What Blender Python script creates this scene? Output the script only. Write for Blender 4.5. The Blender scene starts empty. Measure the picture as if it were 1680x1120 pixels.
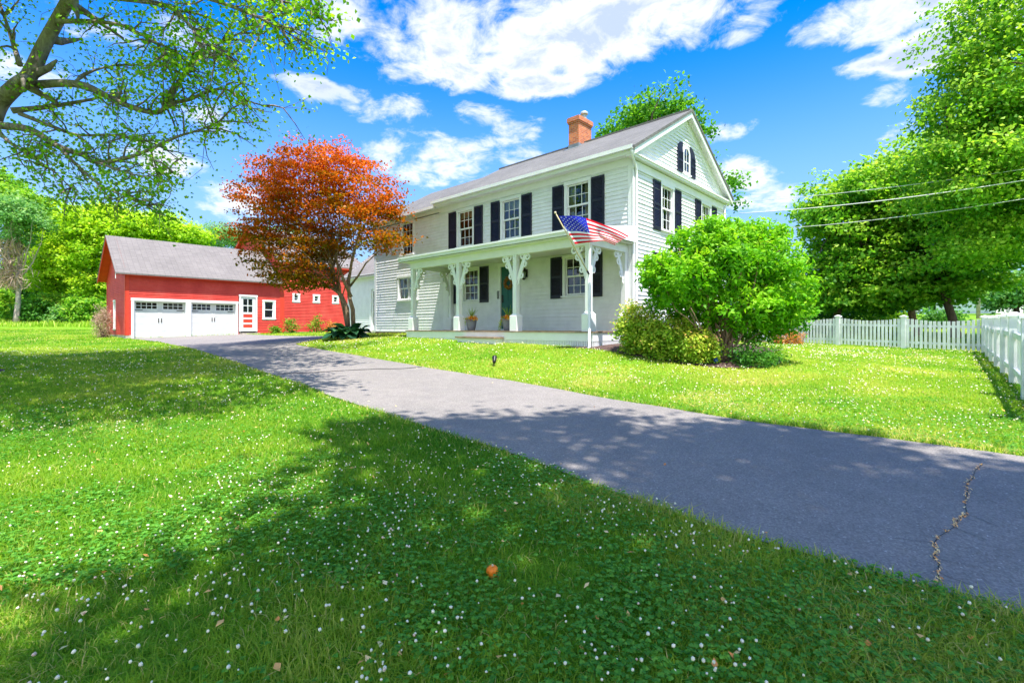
import bpy, math, random
import numpy as np
from mathutils import Vector, Matrix

random.seed(7)
rng = np.random.default_rng(11)
scene = bpy.context.scene
C = bpy.context.collection
H = 1.3                       # eye height above the grass at the camera
U = Vector((-0.7284, 0.6852, 0)); V = Vector((0.6852, 0.7284, 0))
C0 = Vector((3.34, 13.5, 0))  # front right corner of the farmhouse
HOUSE_ROT = math.atan2(-0.6852, 0.7284)

def P(px, py, Y):             # surveyed point: bearing and height at distance Y
    return Vector(((px - 840) / 800 * Y, Y, H + (537 - py) / 800 * Y))

# ------------------------------------------------------------------ terrain
CTRL = np.array([
 (2.26,2.15,-1.3),(1.34,2.99,-1.28),(.73,3.66,-1.25),(-.25,4.97,-1.2),(-1.47,6.2,-1.15),(-3.64,8.57,-1.05),(-6.6,12.06,-.95),(-14.4,21.3,-.8),
 (4.49,4.28,-1.15),(3.62,5.17,-1.15),(2.66,5.9,-1.13),(1.46,7.32,-1.08),(-.47,9.45,-.98),(-2.04,10.9,-.9),(-3.7,12.4,-.82),(-7.2,17,-.7),(-8.3,19,-.6),
 (2.1,12.0,-.49),(-3.9,17.3,-.37),(-6.35,22.6,-.31),(-21.4,27,-.63),(-15.6,33.1,-.38),(-11.6,37.4,-.3),(-6.6,20,-.4),(4.6,10.2,-.76),(3,10.4,-.7),(6.5,10,-.8),
 (10.4,10.3,-.966),(16,16.5,-.85),(13.6,20.4,-.74),(12.4,22.3,-.7),(7.5,7.2,-1.05),
 (-48,55,.35),(-40,45,-.05),(-30,33,-.5),(-33,55,.4),(-20,60,.5),(-60,45,.3),
 (41,50,.9),(60,75,2.0),(20,40,.1),(30,36,.25),(0,40,-.1),(0,80,.8),(25,60,1.0),
 (0,0,-1.3),(-5,2,-1.3),(5,0,-1.28),(0,-10,-1.35),(-10,-10,-1.3),(10,-10,-1.3),(-20,0,-1.2),(20,0,-1.1),
 (-6,6,-1.2),(-10,9,-1.05),(-13,13,-.95),(-15,20,-.85),(8,6,-1.08),(6,8.5,-.95),(9,14,-.8),(6.5,5,-1.12),
 (-150,150,2),(150,150,3.5),(0,250,3),(-250,0,1),(250,0,2),(0,-250,-1),(-900,900,3),(900,900,4),(900,-900,0),(-900,-900,0),(0,1200,4)], float)
def _tps(d2):
    return np.where(d2 > 0, 0.5 * d2 * np.log(np.maximum(d2, 1e-12)), 0)
_n = len(CTRL)
_K = _tps(((CTRL[:, None, :2] - CTRL[None, :, :2]) ** 2).sum(-1)) + np.eye(_n) * 1.5
_Pm = np.c_[np.ones(_n), CTRL[:, :2]]
_A = np.block([[_K, _Pm], [_Pm.T, np.zeros((3, 3))]])
_W = np.linalg.solve(_A, np.r_[CTRL[:, 2], 0, 0, 0])
def gz(x, y):
    x = np.atleast_1d(np.asarray(x, float)); y = np.atleast_1d(np.asarray(y, float))
    out = np.empty(len(x))
    for i in range(0, len(x), 20000):
        q = np.c_[x[i:i+20000], y[i:i+20000]]
        d2 = ((q[:, None, :] - CTRL[None, :, :2]) ** 2).sum(-1)
        out[i:i+20000] = _tps(d2) @ _W[:_n] + _W[_n] + q @ _W[_n+1:]
    return out + H
def g1(x, y): return float(gz(x, y)[0])
def ground(x, y, dz=0.0): return Vector((x, y, g1(x, y) + dz))

# value noise (numpy)
_perm = np.random.default_rng(5).random((256, 256))
def vnoise(x, y, s=1.0, o=0):
    x = np.asarray(x) * s + 37.7 * o + 500; y = np.asarray(y) * s + 91.3 * o + 500
    xi = np.floor(x).astype(int); yi = np.floor(y).astype(int); fx = x - xi; fy = y - yi
    fx = fx * fx * (3 - 2 * fx); fy = fy * fy * (3 - 2 * fy)
    a = _perm[xi % 256, yi % 256]; b = _perm[(xi+1) % 256, yi % 256]
    c = _perm[xi % 256, (yi+1) % 256]; d = _perm[(xi+1) % 256, (yi+1) % 256]
    return (a*(1-fx)+b*fx)*(1-fy) + (c*(1-fx)+d*fx)*fy
def fbm(x, y, s=1.0, o=0): return (vnoise(x,y,s,o)*.55+vnoise(x,y,s*2.1,o+3)*.3+vnoise(x,y,s*4.3,o+7)*.15)
def in_poly(x, y, poly):
    x = np.asarray(x); y = np.asarray(y); ins = np.zeros(len(x), bool)
    n = len(poly)
    for i in range(n):
        x0, y0 = poly[i][:2]; x1, y1 = poly[(i+1) % n][:2]
        if y0 == y1: continue
        c = ((y0 > y) != (y1 > y)) & (x < (x1-x0)*(y-y0)/(y1-y0)+x0)
        ins ^= c
    return ins
def dist_line(x, y, pts):
    d = np.full(len(x), 1e9)
    for (x0,y0),(x1,y1) in zip(pts[:-1], pts[1:]):
        dx, dy = x1-x0, y1-y0; t = np.clip(((x-x0)*dx+(y-y0)*dy)/(dx*dx+dy*dy), 0, 1)
        d = np.minimum(d, np.hypot(x-x0-t*dx, y-y0-t*dy))
    return d

# ------------------------------------------------------------------ materials
def node(nt, t, loc=None, **kw):
    n = nt.nodes.new(t)
    for k, v in kw.items():
        if k in n.inputs: n.inputs[k].default_value = v
        else: setattr(n, k, v)
    return n
def newmat(name):
    m = bpy.data.materials.new(name); m.use_nodes = True
    nt = m.node_tree; b = nt.nodes['Principled BSDF']
    return m, nt, b
def ramp(nt, fac, stops):
    r = nt.nodes.new('ShaderNodeValToRGB'); e = r.color_ramp.elements
    while len(e) > 1: e.remove(e[-1])
    e[0].position = stops[0][0]; e[0].color = (*stops[0][1], 1)
    for p, c in stops[1:]:
        q = e.new(p); q.color = (*c, 1)
    nt.links.new(fac, r.inputs['Fac']); return r.outputs['Color']
def noise(nt, scale, detail=4, rough=.55, vec=None, dist=0):
    n = nt.nodes.new('ShaderNodeTexNoise'); n.inputs['Scale'].default_value = scale
    n.inputs['Detail'].default_value = detail; n.inputs['Roughness'].default_value = rough
    n.inputs['Distortion'].default_value = dist
    if vec is not None: nt.links.new(vec, n.inputs['Vector'])
    return n.outputs['Fac']
def coord(nt, kind='Object', scale=None):
    t = nt.nodes.new('ShaderNodeTexCoord'); o = t.outputs[kind]
    if scale:
        mp = nt.nodes.new('ShaderNodeMapping'); mp.inputs['Scale'].default_value = scale
        nt.links.new(o, mp.inputs['Vector']); o = mp.outputs['Vector']
    return o
def mixc(nt, fac, a, b, mode='MIX'):
    m = nt.nodes.new('ShaderNodeMix'); m.data_type = 'RGBA'; m.blend_type = mode
    for sock, v in ((m.inputs['Factor'], fac), (m.inputs['A'], a), (m.inputs['B'], b)):
        pass
    fi, ai, bi = m.inputs[0], m.inputs[6], m.inputs[7]
    for s, v in ((fi, fac), (ai, a), (bi, b)):
        if hasattr(v, 'is_linked') or hasattr(v, 'links'): nt.links.new(v, s)
        elif isinstance(v, (int, float)): s.default_value = v
        else: s.default_value = (*v, 1)
    return m.outputs[2]
def bump(nt, b, h, strength=.3, dist=.02):
    n = nt.nodes.new('ShaderNodeBump'); n.inputs['Strength'].default_value = strength
    n.inputs['Distance'].default_value = dist
    nt.links.new(h, n.inputs['Height']); nt.links.new(n.outputs['Normal'], b.inputs['Normal'])
def paint(name, col, var=.06, rough=.5, scale=3, grain=True, spec=.3):
    m, nt, b = newmat(name); o = coord(nt)
    n1 = noise(nt, scale, 5, .6, o)
    lo = tuple(c*(1-var*2.2) for c in col); hi = tuple(min(1, c*(1+var)) for c in col)
    c = ramp(nt, n1, [(.3, lo), (.65, hi)])
    nt.links.new(c, b.inputs['Base Color']); b.inputs['Roughness'].default_value = rough
    b.inputs['Specular IOR Level'].default_value = spec
    if grain:
        g = noise(nt, 45, 3, .6, coord(nt, 'Object', (1, 1, 6))); bump(nt, b, g, .12, .004)
    return m
def leafmat(name, stops, transl=.4, tcol=1.25, rough=.55, spec=.25):
    m, nt, b = newmat(name)
    at = nt.nodes.new('ShaderNodeAttribute'); at.attribute_name = 'tint'
    c = ramp(nt, at.outputs['Fac'], stops)
    nt.links.new(c, b.inputs['Base Color']); b.inputs['Roughness'].default_value = rough
    b.inputs['Specular IOR Level'].default_value = spec
    t = nt.nodes.new('ShaderNodeBsdfTranslucent')
    mm = mixc(nt, 1.0, c, (tcol, tcol*1.0, tcol*.6), 'MULTIPLY')
    nt.links.new(mm, t.inputs['Color'])
    mx = nt.nodes.new('ShaderNodeMixShader'); mx.inputs[0].default_value = transl
    nt.links.new(b.outputs[0], mx.inputs[1]); nt.links.new(t.outputs[0], mx.inputs[2])
    nt.links.new(mx.outputs[0], nt.nodes['Material Output'].inputs['Surface'])
    return m

M = {}
M['white'] = paint('white_paint', (.76, .76, .775), .03, .45)
M['siding'] = paint('white_clapboard', (.73, .73, .75), .045, .5)
M['shutter'] = paint('navy_shutter', (.018, .018, .035), .15, .45)
M['teal'] = paint('teal_door', (.012, .10, .085), .1, .4)
M['dark'] = paint('black_metal', (.015, .015, .016), .1, .4)
M['interior'] = paint('dark_interior', (.035, .028, .024), .4, .8, .8, False)
M['curtain'] = paint('curtain_cloth', (.42, .36, .30), .1, .8, 4, False)
M['blind'] = paint('window_blind', (.45, .42, .35), .1, .7, 4, False)
M['deck'] = paint('porch_boards', (.27, .19, .13), .2, .6, 6)
M['foundation'] = paint('brownstone', (.28, .14, .08), .25, .85, 5, False)
M['concrete'] = paint('concrete', (.45, .40, .34), .15, .9, 4, False)
M['reddoor'] = paint('red_trim', (.64, .055, .03), .06, .5)
M['galv'] = paint('galvanised_metal', (.38, .44, .47), .1, .35)
M['lead'] = paint('lead_flashing', (.18, .20, .22), .2, .5)
M['gold'] = paint('pole_wood', (.62, .50, .33), .1, .4)
M['pot'] = paint('grey_glazed_pot', (.22, .22, .25), .12, .35)
M['soil'] = paint('potting_soil', (.05, .035, .025), .3, .9, 20, False)
M['blue'] = paint('blue_enamel', (.03, .09, .45), .1, .35)
M['doorwhite'] = paint('garage_door_white', (.60, .60, .60), .05, .5)
M['fence'] = paint('white_fence', (.78, .78, .78), .08, .5)
M['asphaltcrack'] = paint('crack_filler', (.02, .02, .022), .2, .5, 8, False)
M['utility'] = paint('utility_wood', (.36, .32, .29), .15, .8, 4)
M['cable'] = paint('cable_aluminium', (.62, .62, .60), .05, .4, 3, False)
M['carwhite'] = paint('white_car_paint', (.75, .76, .78), .02, .2, 2, False, .5)
M['carblue'] = paint('blue_car_paint', (.04, .18, .5), .05, .2, 2, False, .5)
M['tyre'] = paint('rubber', (.02, .02, .02), .1, .8, 3, False)
M['orange'] = paint('orange_skin', (.95, .22, .01), .2, .5, 30, False)
def mk_glass():
    m, nt, b = newmat('window_glass')
    g = nt.nodes.new('ShaderNodeBsdfGlossy'); g.inputs['Roughness'].default_value = .015; g.inputs['Color'].default_value = (1, 1, 1, 1)
    t = nt.nodes.new('ShaderNodeBsdfTransparent'); t.inputs['Color'].default_value = (.82, .86, .85, 1)
    f = nt.nodes.new('ShaderNodeFresnel'); f.inputs['IOR'].default_value = 1.75
    nz = noise(nt, 2.2, 2, .5, coord(nt))
    bp = nt.nodes.new('ShaderNodeBump'); bp.inputs['Strength'].default_value = .05; bp.inputs['Distance'].default_value = .05
    nt.links.new(nz, bp.inputs['Height']); nt.links.new(bp.outputs[0], g.inputs['Normal'])
    x = nt.nodes.new('ShaderNodeMixShader')
    nt.links.new(f.outputs[0], x.inputs[0]); nt.links.new(t.outputs[0], x.inputs[1]); nt.links.new(g.outputs[0], x.inputs[2])
    nt.links.new(x.outputs[0], nt.nodes['Material Output'].inputs['Surface'])
    return m
M['glass'] = mk_glass()
def mk_shingle(name, cols, scale=(1, 1, 1)):
    m, nt, b = newmat(name); uv = coord(nt, 'UV')
    br = nt.nodes.new('ShaderNodeTexBrick'); nt.links.new(uv, br.inputs['Vector'])
    br.inputs['Scale'].default_value = 1; br.inputs['Brick Width'].default_value = .27; br.inputs['Row Height'].default_value = .14
    br.inputs['Mortar Size'].default_value = .006; br.inputs['Bias'].default_value = 0; br.offset = .37; br.offset_frequency = 1
    br.inputs['Color1'].default_value = (0, 0, 0, 1); br.inputs['Color2'].default_value = (1, 1, 1, 1); br.inputs['Mortar'].default_value = (.1, .1, .1, 1)
    big = noise(nt, .5, 4, .6, uv)
    fine = noise(nt, 60, 2, .6, uv)
    c = ramp(nt, br.outputs['Color'], [(0, tuple((a+b_)/2 for a, b_ in zip(cols[0], cols[1]))), (.5, cols[1]), (1, tuple((a+b_)/2 for a, b_ in zip(cols[2], cols[1])))])
    c = mixc(nt, .45, c, ramp(nt, big, [(.3, cols[0]), (.7, cols[2])]))
    c = mixc(nt, .5, c, ramp(nt, fine, [(.3, (.45, .45, .45)), (.7, (1, 1, 1))]), 'MULTIPLY')
    st = noise(nt, 3.0, 4, .7, coord(nt, 'UV', (.5, 7, 1))); c = mixc(nt, .55, c, ramp(nt, st, [(.32, (.62, .62, .62)), (.68, (1.25, 1.25, 1.25))]), 'MULTIPLY')
    c = mixc(nt, mixc(nt, .5, br.outputs['Fac'], (0, 0, 0)), c, (.05, .045, .05))
    nt.links.new(c, b.inputs['Base Color']); b.inputs['Roughness'].default_value = .9; b.inputs['Specular IOR Level'].default_value = .15
    bump(nt, b, br.outputs['Color'], .5, .012)
    return m
M['roof'] = mk_shingle('grey_shingles', [(.125, .122, .118), (.175, .169, .162), (.245, .236, .226)])
M['barnroof'] = mk_shingle('mauve_grey_shingles', [(.165, .150, .142), (.215, .194, .182), (.275, .248, .232)])
def mk_brick():
    m, nt, b = newmat('chimney_brick'); uv = coord(nt, 'UV')
    br = nt.nodes.new('ShaderNodeTexBrick'); nt.links.new(uv, br.inputs['Vector'])
    br.inputs['Scale'].default_value = 1; br.inputs['Brick Width'].default_value = .2; br.inputs['Row Height'].default_value = .07
    br.inputs['Mortar Size'].default_value = .008
    br.inputs['Color1'].default_value = (.68, .19, .05, 1); br.inputs['Color2'].default_value = (.46, .11, .04, 1); br.inputs['Mortar'].default_value = (.42, .28, .2, 1)
    n1 = noise(nt, 5, 4, .6, uv); c = mixc(nt, .5, br.outputs['Color'], ramp(nt, n1, [(.3, (.5, .5, .5)), (.65, (1.2, 1.2, 1.2))]), 'MULTIPLY')
    nt.links.new(c, b.inputs['Base Color']); b.inputs['Roughness'].default_value = .9; bump(nt, b, br.outputs['Fac'], -.4, .01)
    return m
M['brick'] = mk_brick()
def mk_redsiding():
    m, nt, b = newmat('barn_red_clapboard'); o = coord(nt)
    n1 = noise(nt, 1.1, 6, .65, o); n2 = noise(nt, 9, 4, .6, coord(nt, 'Object', (1, 1, 5)))
    c = ramp(nt, n1, [(.28, (.52, .042, .032)), (.5, (.62, .062, .045)), (.72, (.68, .095, .068))])
    c = mixc(nt, .4, c, ramp(nt, n2, [(.3, (.72, .72, .72)), (.7, (1.1, 1.1, 1.1))]), 'MULTIPLY')
    nt.links.new(c, b.inputs['Base Color']); b.inputs['Roughness'].default_value = .6; b.inputs['Specular IOR Level'].default_value = .25
    return m
M['red'] = mk_redsiding()
def mk_asphalt():
    m, nt, b = newmat('asphalt'); o = coord(nt)
    big = noise(nt, .35, 5, .6, o); mid = noise(nt, 3.5, 5, .65, o)
    vo = nt.nodes.new('ShaderNodeTexVoronoi'); vo.inputs['Scale'].default_value = 95; nt.links.new(o, vo.inputs['Vector'])
    fine = noise(nt, 160, 2, .6, o)
    c = ramp(nt, vo.outputs['Color'], [(0, (.155, .142, .130)), (.6, (.232, .212, .194)), (.9, (.285, .262, .24)), (1, (.50, .47, .44))])
    c = mixc(nt, .5, c, ramp(nt, big, [(.3, (.72, .72, .74)), (.7, (1.15, 1.1, 1.08))]), 'MULTIPLY')
    c = mixc(nt, .4, c, ramp(nt, mid, [(.3, (.7, .7, .7)), (.7, (1.15, 1.15, 1.15))]), 'MULTIPLY')
    nt.links.new(c, b.inputs['Base Color']); b.inputs['Roughness'].default_value = .85; b.inputs['Specular IOR Level'].default_value = .25
    mp = nt.nodes.new('ShaderNodeMapping'); mp.inputs['Rotation'].default_value = (0, 0, math.radians(46)); mp.inputs['Scale'].default_value = (.16, 1.5, 1); nt.links.new(o, mp.inputs['Vector'])
    wear = noise(nt, 1.0, 4, .6, mp.outputs[0]); c = mixc(nt, .85, c, ramp(nt, wear, [(.35, (.76, .75, .75)), (.62, (1.14, 1.13, 1.12))]), 'MULTIPLY')
    stain = noise(nt, 1.4, 3, .5, o, 1.2); c = mixc(nt, ramp(nt, stain, [(.60, (0, 0, 0)), (.70, (.5, .5, .5))]), c, (.10, .095, .09))
    bump(nt, b, fine, .6, .006)
    return m
M['asphalt'] = mk_asphalt()
def mk_lawn():
    m, nt, b = newmat('lawn_soil_and_thatch'); o = coord(nt)
    n1 = noise(nt, .35, 5, .6, o); n2 = noise(nt, 14, 5, .7, o); n3 = noise(nt, 70, 3, .7, o)
    c = ramp(nt, n2, [(.3, (.07, .18, .010)), (.5, (.15, .33, .015)), (.72, (.28, .42, .04))])
    c = mixc(nt, ramp(nt, n1, [(.5, (0, 0, 0)), (.75, (.7, .7, .7))]), c, (.28, .32, .04))
    c = mixc(nt, .7, c, ramp(nt, n3, [(.3, (.45, .45, .45)), (.7, (1.25, 1.25, 1.25))]), 'MULTIPLY')
    nt.links.new(c, b.inputs['Base Color']); b.inputs['Roughness'].default_value = .9; b.inputs['Specular IOR Level'].default_value = .1
    bump(nt, b, n3, .8, .03)
    return m
M['lawn'] = mk_lawn()
def mk_mulch():
    m, nt, b = newmat('bark_mulch'); o = coord(nt)
    n2 = noise(nt, 22, 5, .7, o)
    c = ramp(nt, n2, [(.3, (.035, .02, .018)), (.55, (.10, .055, .045)), (.75, (.22, .14, .11))])
    nt.links.new(c, b.inputs['Base Color']); b.inputs['Roughness'].default_value = .95; bump(nt, b, n2, 1, .05)
    return m
M['mulch'] = mk_mulch()
def mk_bark(name, a, c2, s=8):
    m, nt, b = newmat(name); o = coord(nt, 'Object', (1, 1, .25))
    n1 = noise(nt, s, 6, .7, o, .6); n2 = noise(nt, 1.2, 3, .5, coord(nt))
    c = ramp(nt, n1, [(.32, a), (.6, c2)])
    c = mixc(nt, .5, c, ramp(nt, n2, [(.3, (.6, .6, .6)), (.7, (1.2, 1.2, 1.2))]), 'MULTIPLY')
    nt.links.new(c, b.inputs['Base Color']); b.inputs['Roughness'].default_value = .9; bump(nt, b, n1, .8, .03)
    return m
M['bark'] = mk_bark('maple_bark', (.07, .05, .045), (.27, .22, .20))
M['barkwarm'] = mk_bark('brown_bark', (.10, .055, .035), (.34, .22, .14), 12)
M['barkdark'] = mk_bark('dark_bark', (.04, .025, .02), (.13, .08, .06), 6)
M['barkpale'] = mk_bark('pale_bark', (.22, .17, .14), (.50, .41, .36), 5)

G = lambda *s: [(i/(len(s)-1), c) for i, c in enumerate(s)]
M['grass'] = leafmat('grass_blades', [(0, (.085, .26, .012)), (.35, (.19, .375, .020)), (.7, (.33, .455, .036)), (.86, (.46, .51, .08)), (1, (.68, .54, .24))], .55)
M['clover'] = leafmat('clover_leaf', G((.06, .24, .025), (.11, .34, .035), (.20, .44, .05)), .45)
M['flower'] = leafmat('clover_blossom', [(0, (.92, .88, .74)), (.55, (.88, .84, .66)), (.72, (.80, .58, .46)), (1, (.55, .27, .13))], .3, 1.0)
M['maple'] = leafmat('maple_leaf', G((.06, .22, .008), (.14, .38, .012), (.27, .52, .018), (.44, .62, .04)), .55)
M['shadeleaf'] = leafmat('shade_leaf', G((.14, .30, .03), (.30, .46, .05)), .6)
M['japan'] = leafmat('red_maple_leaf', [(0, (.10, .13, .004)), (.25, (.22, .14, .004)), (.5, (.40, .13, .005)), (.75, (.64, .12, .007)), (.93, (.80, .19, .015)), (1, (.76, .34, .16))], .42, 1.2, .75, .06)
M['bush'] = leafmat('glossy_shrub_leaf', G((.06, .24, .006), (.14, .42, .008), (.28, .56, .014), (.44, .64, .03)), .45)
M['spirea'] = leafmat('golden_shrub_leaf', [(0, (.10, .27, .012)), (.4, (.28, .46, .03)), (.8, (.60, .62, .08)), (1, (.76, .44, .14))], .4)
M['orangeshrub'] = leafmat('orange_shrub_leaf', G((.30, .22, .03), (.55, .25, .05), (.62, .20, .06)), .35)
M['hosta'] = leafmat('hosta_leaf', G((.012, .055, .025), (.02, .09, .04), (.05, .16, .05)), .2)
M['herb'] = leafmat('border_herb_leaf', G((.06, .18, .02), (.14, .30, .02), (.34, .38, .03)), .35)
M['tr_yellow'] = leafmat('yellow_green_leaf', G((.13, .32, .010), (.28, .50, .015), (.46, .64, .025), (.62, .70, .05)), .5)
M['tr_mid'] = leafmat('mid_green_leaf', G((.035, .15, .012), (.11, .33, .018), (.27, .50, .03), (.48, .62, .08)), .5)
M['tr_dark'] = leafmat('dark_green_leaf', G((.03, .13, .015), (.07, .24, .022), (.15, .36, .03)), .4)
M['tr_cool'] = leafmat('blue_green_leaf', G((.07, .23, .06), (.17, .38, .10), (.34, .52, .16)), .45)
M['deadvine'] = leafmat('dry_vine', G((.30, .19, .14), (.46, .32, .25), (.58, .43, .35)), .2)
M['yuccaleaf'] = leafmat('spike_leaf', G((.06, .20, .03), (.22, .38, .05), (.45, .5, .12)), .3)
M['potflower'] = leafmat('pot_flower', [(0, (.30, .02, .02)), (.2, (.75, .12, .04)), (.5, (.88, .36, .02)), (1, (.92, .66, .04))], .3)
M['vine'] = leafmat('trailing_vine', G((.30, .42, .04), (.55, .60, .10)), .3)
M['wreath'] = leafmat('wreath_twig', G((.20, .12, .02), (.42, .26, .03), (.5, .08, .02)), .2)
M['weeds'] = leafmat('dry_weed', G((.72, .28, .08), (.92, .54, .20), (.94, .78, .46)), .3)
M['mdw'] = leafmat('meadow_blades', G((.22, .42, .02), (.36, .56, .04), (.62, .66, .16)), .5)

# ------------------------------------------------------------------ mesh helpers
def tag(o, label=None, cat=None, group=None, kind=None):
    if label: o['label'] = label
    if cat: o['category'] = cat
    if group: o['group'] = group
    if kind: o['kind'] = kind
    return o
def link(o, parent=None):
    C.objects.link(o)
    if parent is not None: o.parent = parent
    return o
def empty(name, loc, rz=0, label=None, cat=None, group=None):
    o = bpy.data.objects.new(name, None); o.location = loc; o.rotation_euler = (0, 0, rz)
    o.empty_display_size = .2
    return tag(link(o), label, cat, group)
class MB:
    def __init__(s, off=(0, 0, 0)): s.v = []; s.f = []; s.m = []; s.off = Vector(off)
    def poly(s, pts, mat=0):
        i = len(s.v); s.v += [Vector(p) for p in pts]; s.f.append(tuple(range(i, i+len(pts)))); s.m.append(mat)
    def hexa(s, p, mat=0):   # p: 8 points, bottom ring 0-3, top ring 4-7
        i = len(s.v); s.v += [Vector(q) for q in p]
        for f in ((3,2,1,0),(4,5,6,7),(0,1,5,4),(1,2,6,5),(2,3,7,6),(3,0,4,7)):
            s.f.append(tuple(i+k for k in f)); s.m.append(mat)
    def box(s, x0, x1, y0, y1, z0, z1, mat=0):
        x0, x1 = min(x0,x1), max(x0,x1); y0, y1 = min(y0,y1), max(y0,y1); z0, z1 = min(z0,z1), max(z0,z1)
        s.hexa([(x0,y0,z0),(x1,y0,z0),(x1,y1,z0),(x0,y1,z0),(x0,y0,z1),(x1,y0,z1),(x1,y1,z1),(x0,y1,z1)], mat)
    def prism(s, poly, ext, mat=0):
        ext = Vector(ext); n = len(poly); i = len(s.v)
        s.v += [Vector(p) for p in poly] + [Vector(p)+ext for p in poly]
        s.f.append(tuple(range(i, i+n))); s.f.append(tuple(range(i+2*n-1, i+n-1, -1))); s.m += [mat, mat]
        for k in range(n):
            k2 = (k+1) % n; s.f.append((i+k2, i+k, i+n+k, i+n+k2)); s.m.append(mat)
    def tube(s, path, rad, n=8, mat=0, cap=True, flat=None):
        path = [Vector(p) for p in path]
        if not hasattr(rad, '__len__'): rad = [rad]*len(path)
        base = len(s.v); up = Vector((0.13, 0.21, .97)); prev = None
        for k, p in enumerate(path):
            t = (path[min(k+1, len(path)-1)] - path[max(k-1, 0)])
            if t.length < 1e-9: t = Vector((0, 0, 1))
            t.normalize()
            if prev is None:
                a = t.cross(up)
                if a.length < .1: a = t.cross(Vector((1, 0, 0)))
            else:
                a = prev - t * prev.dot(t)
            a.normalize(); prev = a; b = t.cross(a)
            for j in range(n):
                w = 2*math.pi*j/n
                s.v.append(p + (a*math.cos(w) + b*math.sin(w)) * rad[k])
        for k in range(len(path)-1):
            for j in range(n):
                j2 = (j+1) % n
                s.f.append((base+k*n+j, base+k*n+j2, base+(k+1)*n+j2, base+(k+1)*n+j)); s.m.append(mat)
        if cap:
            s.f.append(tuple(base+j for j in range(n-1, -1, -1))); s.m.append(mat)
            e = base+(len(path)-1)*n; s.f.append(tuple(e+j for j in range(n))); s.m.append(mat)
    def strip(s, path, w, th_dir, mat=0):  # flat sawn scroll: rectangle w (in plane) x th_dir (vector) swept on a planar path
        path = [Vector(p) for p in path]; T = Vector(th_dir); n = T.normalized(); base = len(s.v)
        if not hasattr(w, '__len__'): w = [w]*len(path)
        for k, p in enumerate(path):
            t = (path[min(k+1, len(path)-1)] - path[max(k-1, 0)]).normalized(); a = n.cross(t)
            for q in (p+a*w[k]/2-T/2, p-a*w[k]/2-T/2, p-a*w[k]/2+T/2, p+a*w[k]/2+T/2): s.v.append(q)
        for k in range(len(path)-1):
            for j in range(4):
                j2 = (j+1) % 4; s.f.append((base+k*4+j, base+k*4+j2, base+k*4+4+j2, base+k*4+4+j)); s.m.append(mat)
        s.f.append((base+3, base+2, base+1, base)); e = base+4*(len(path)-1); s.f.append((e, e+1, e+2, e+3)); s.m += [mat, mat]
    def lathe(s, prof, c, n=20, mat=0, wob=0):
        c = Vector(c); base = len(s.v)
        for r, z in prof:
            for j in range(n):
                w = 2*math.pi*j/n; rr = r*(1+wob*math.sin(5*w+z*9))
                s.v.append(c + Vector((rr*math.cos(w), rr*math.sin(w), z)))
        for k in range(len(prof)-1):
            for j in range(n):
                j2 = (j+1) % n; s.f.append((base+k*n+j, base+k*n+j2, base+(k+1)*n+j2, base+(k+1)*n+j)); s.m.append(mat)
        s.f.append(tuple(base+j for j in range(n-1, -1, -1))); e = base+(len(prof)-1)*n; s.f.append(tuple(e+j for j in range(n))); s.m += [mat, mat]
    def build(s, name, mats, parent=None, smooth=False, uv=True, bevel=0):
        me = bpy.data.meshes.new(name)
        off = s.off
        me.from_pydata([tuple(v-off) for v in s.v], [], s.f)
        if not isinstance(mats, (list, tuple)): mats = [mats]
        for m in mats: me.materials.append(m)
        me.polygons.foreach_set('material_index', s.m)
        if smooth: me.polygons.foreach_set('use_smooth', [True]*len(me.polygons))
        if uv:
            L = me.uv_layers.new(name='UVMap').data
            for p in me.polygons:
                n = p.normal; t = Vector((-n.y, n.x, 0))
                if t.length < .05: t = Vector((1, 0, 0))
                t.normalize(); b = n.cross(t)
                for li in p.loop_indices:
                    co = me.vertices[me.loops[li].vertex_index].co; L[li].uv = (co.dot(t), co.dot(b))
        me.update()
        o = link(bpy.data.objects.new(name, me), parent)
        if bevel:
            bv = o.modifiers.new('bevel', 'BEVEL'); bv.width = bevel; bv.segments = 2; bv.limit_method = 'ANGLE'
        return o
def npmesh(name, verts, faces, mat, parent=None, tint=None, smooth=False):
    verts = np.ascontiguousarray(verts, np.float32); faces = np.ascontiguousarray(faces, np.int32)
    me = bpy.data.meshes.new(name); k = faces.shape[1]
    me.vertices.add(len(verts)); me.vertices.foreach_set('co', verts.ravel())
    me.loops.add(faces.size); me.loops.foreach_set('vertex_index', faces.ravel())
    me.polygons.add(len(faces)); me.polygons.foreach_set('loop_start', np.arange(0, faces.size, k, dtype=np.int32))
    if smooth: me.polygons.foreach_set('use_smooth', np.ones(len(faces), bool))
    me.update(calc_edges=True)
    if tint is not None:
        a = me.attributes.new('tint', 'FLOAT', 'POINT'); a.data.foreach_set('value', np.ascontiguousarray(tint, np.float32))
    me.materials.append(mat)
    return link(bpy.data.objects.new(name, me), parent)
def unit(a): return a / np.maximum(np.linalg.norm(a, axis=1, keepdims=True), 1e-9)
def leaf_quads(c, nrm, axis, L, W, fold=.15):
    """c centres, nrm leaf normals, axis leaf direction: rhombic folded leaves"""
    axis = unit(axis - nrm * (axis*nrm).sum(1, keepdims=True)); b = np.cross(nrm, axis)
    L = np.broadcast_to(L, len(c))[:, None]; W = np.broadcast_to(W, len(c))[:, None]
    v = np.stack([c-axis*L*.5, c+b*W*.5+nrm*W*fold-axis*L*.08, c+axis*L*.5, c-b*W*.5+nrm*W*fold-axis*L*.08], 1).reshape(-1, 3)
    f = np.arange(len(c)*4).reshape(-1, 4)
    return v, f
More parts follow.
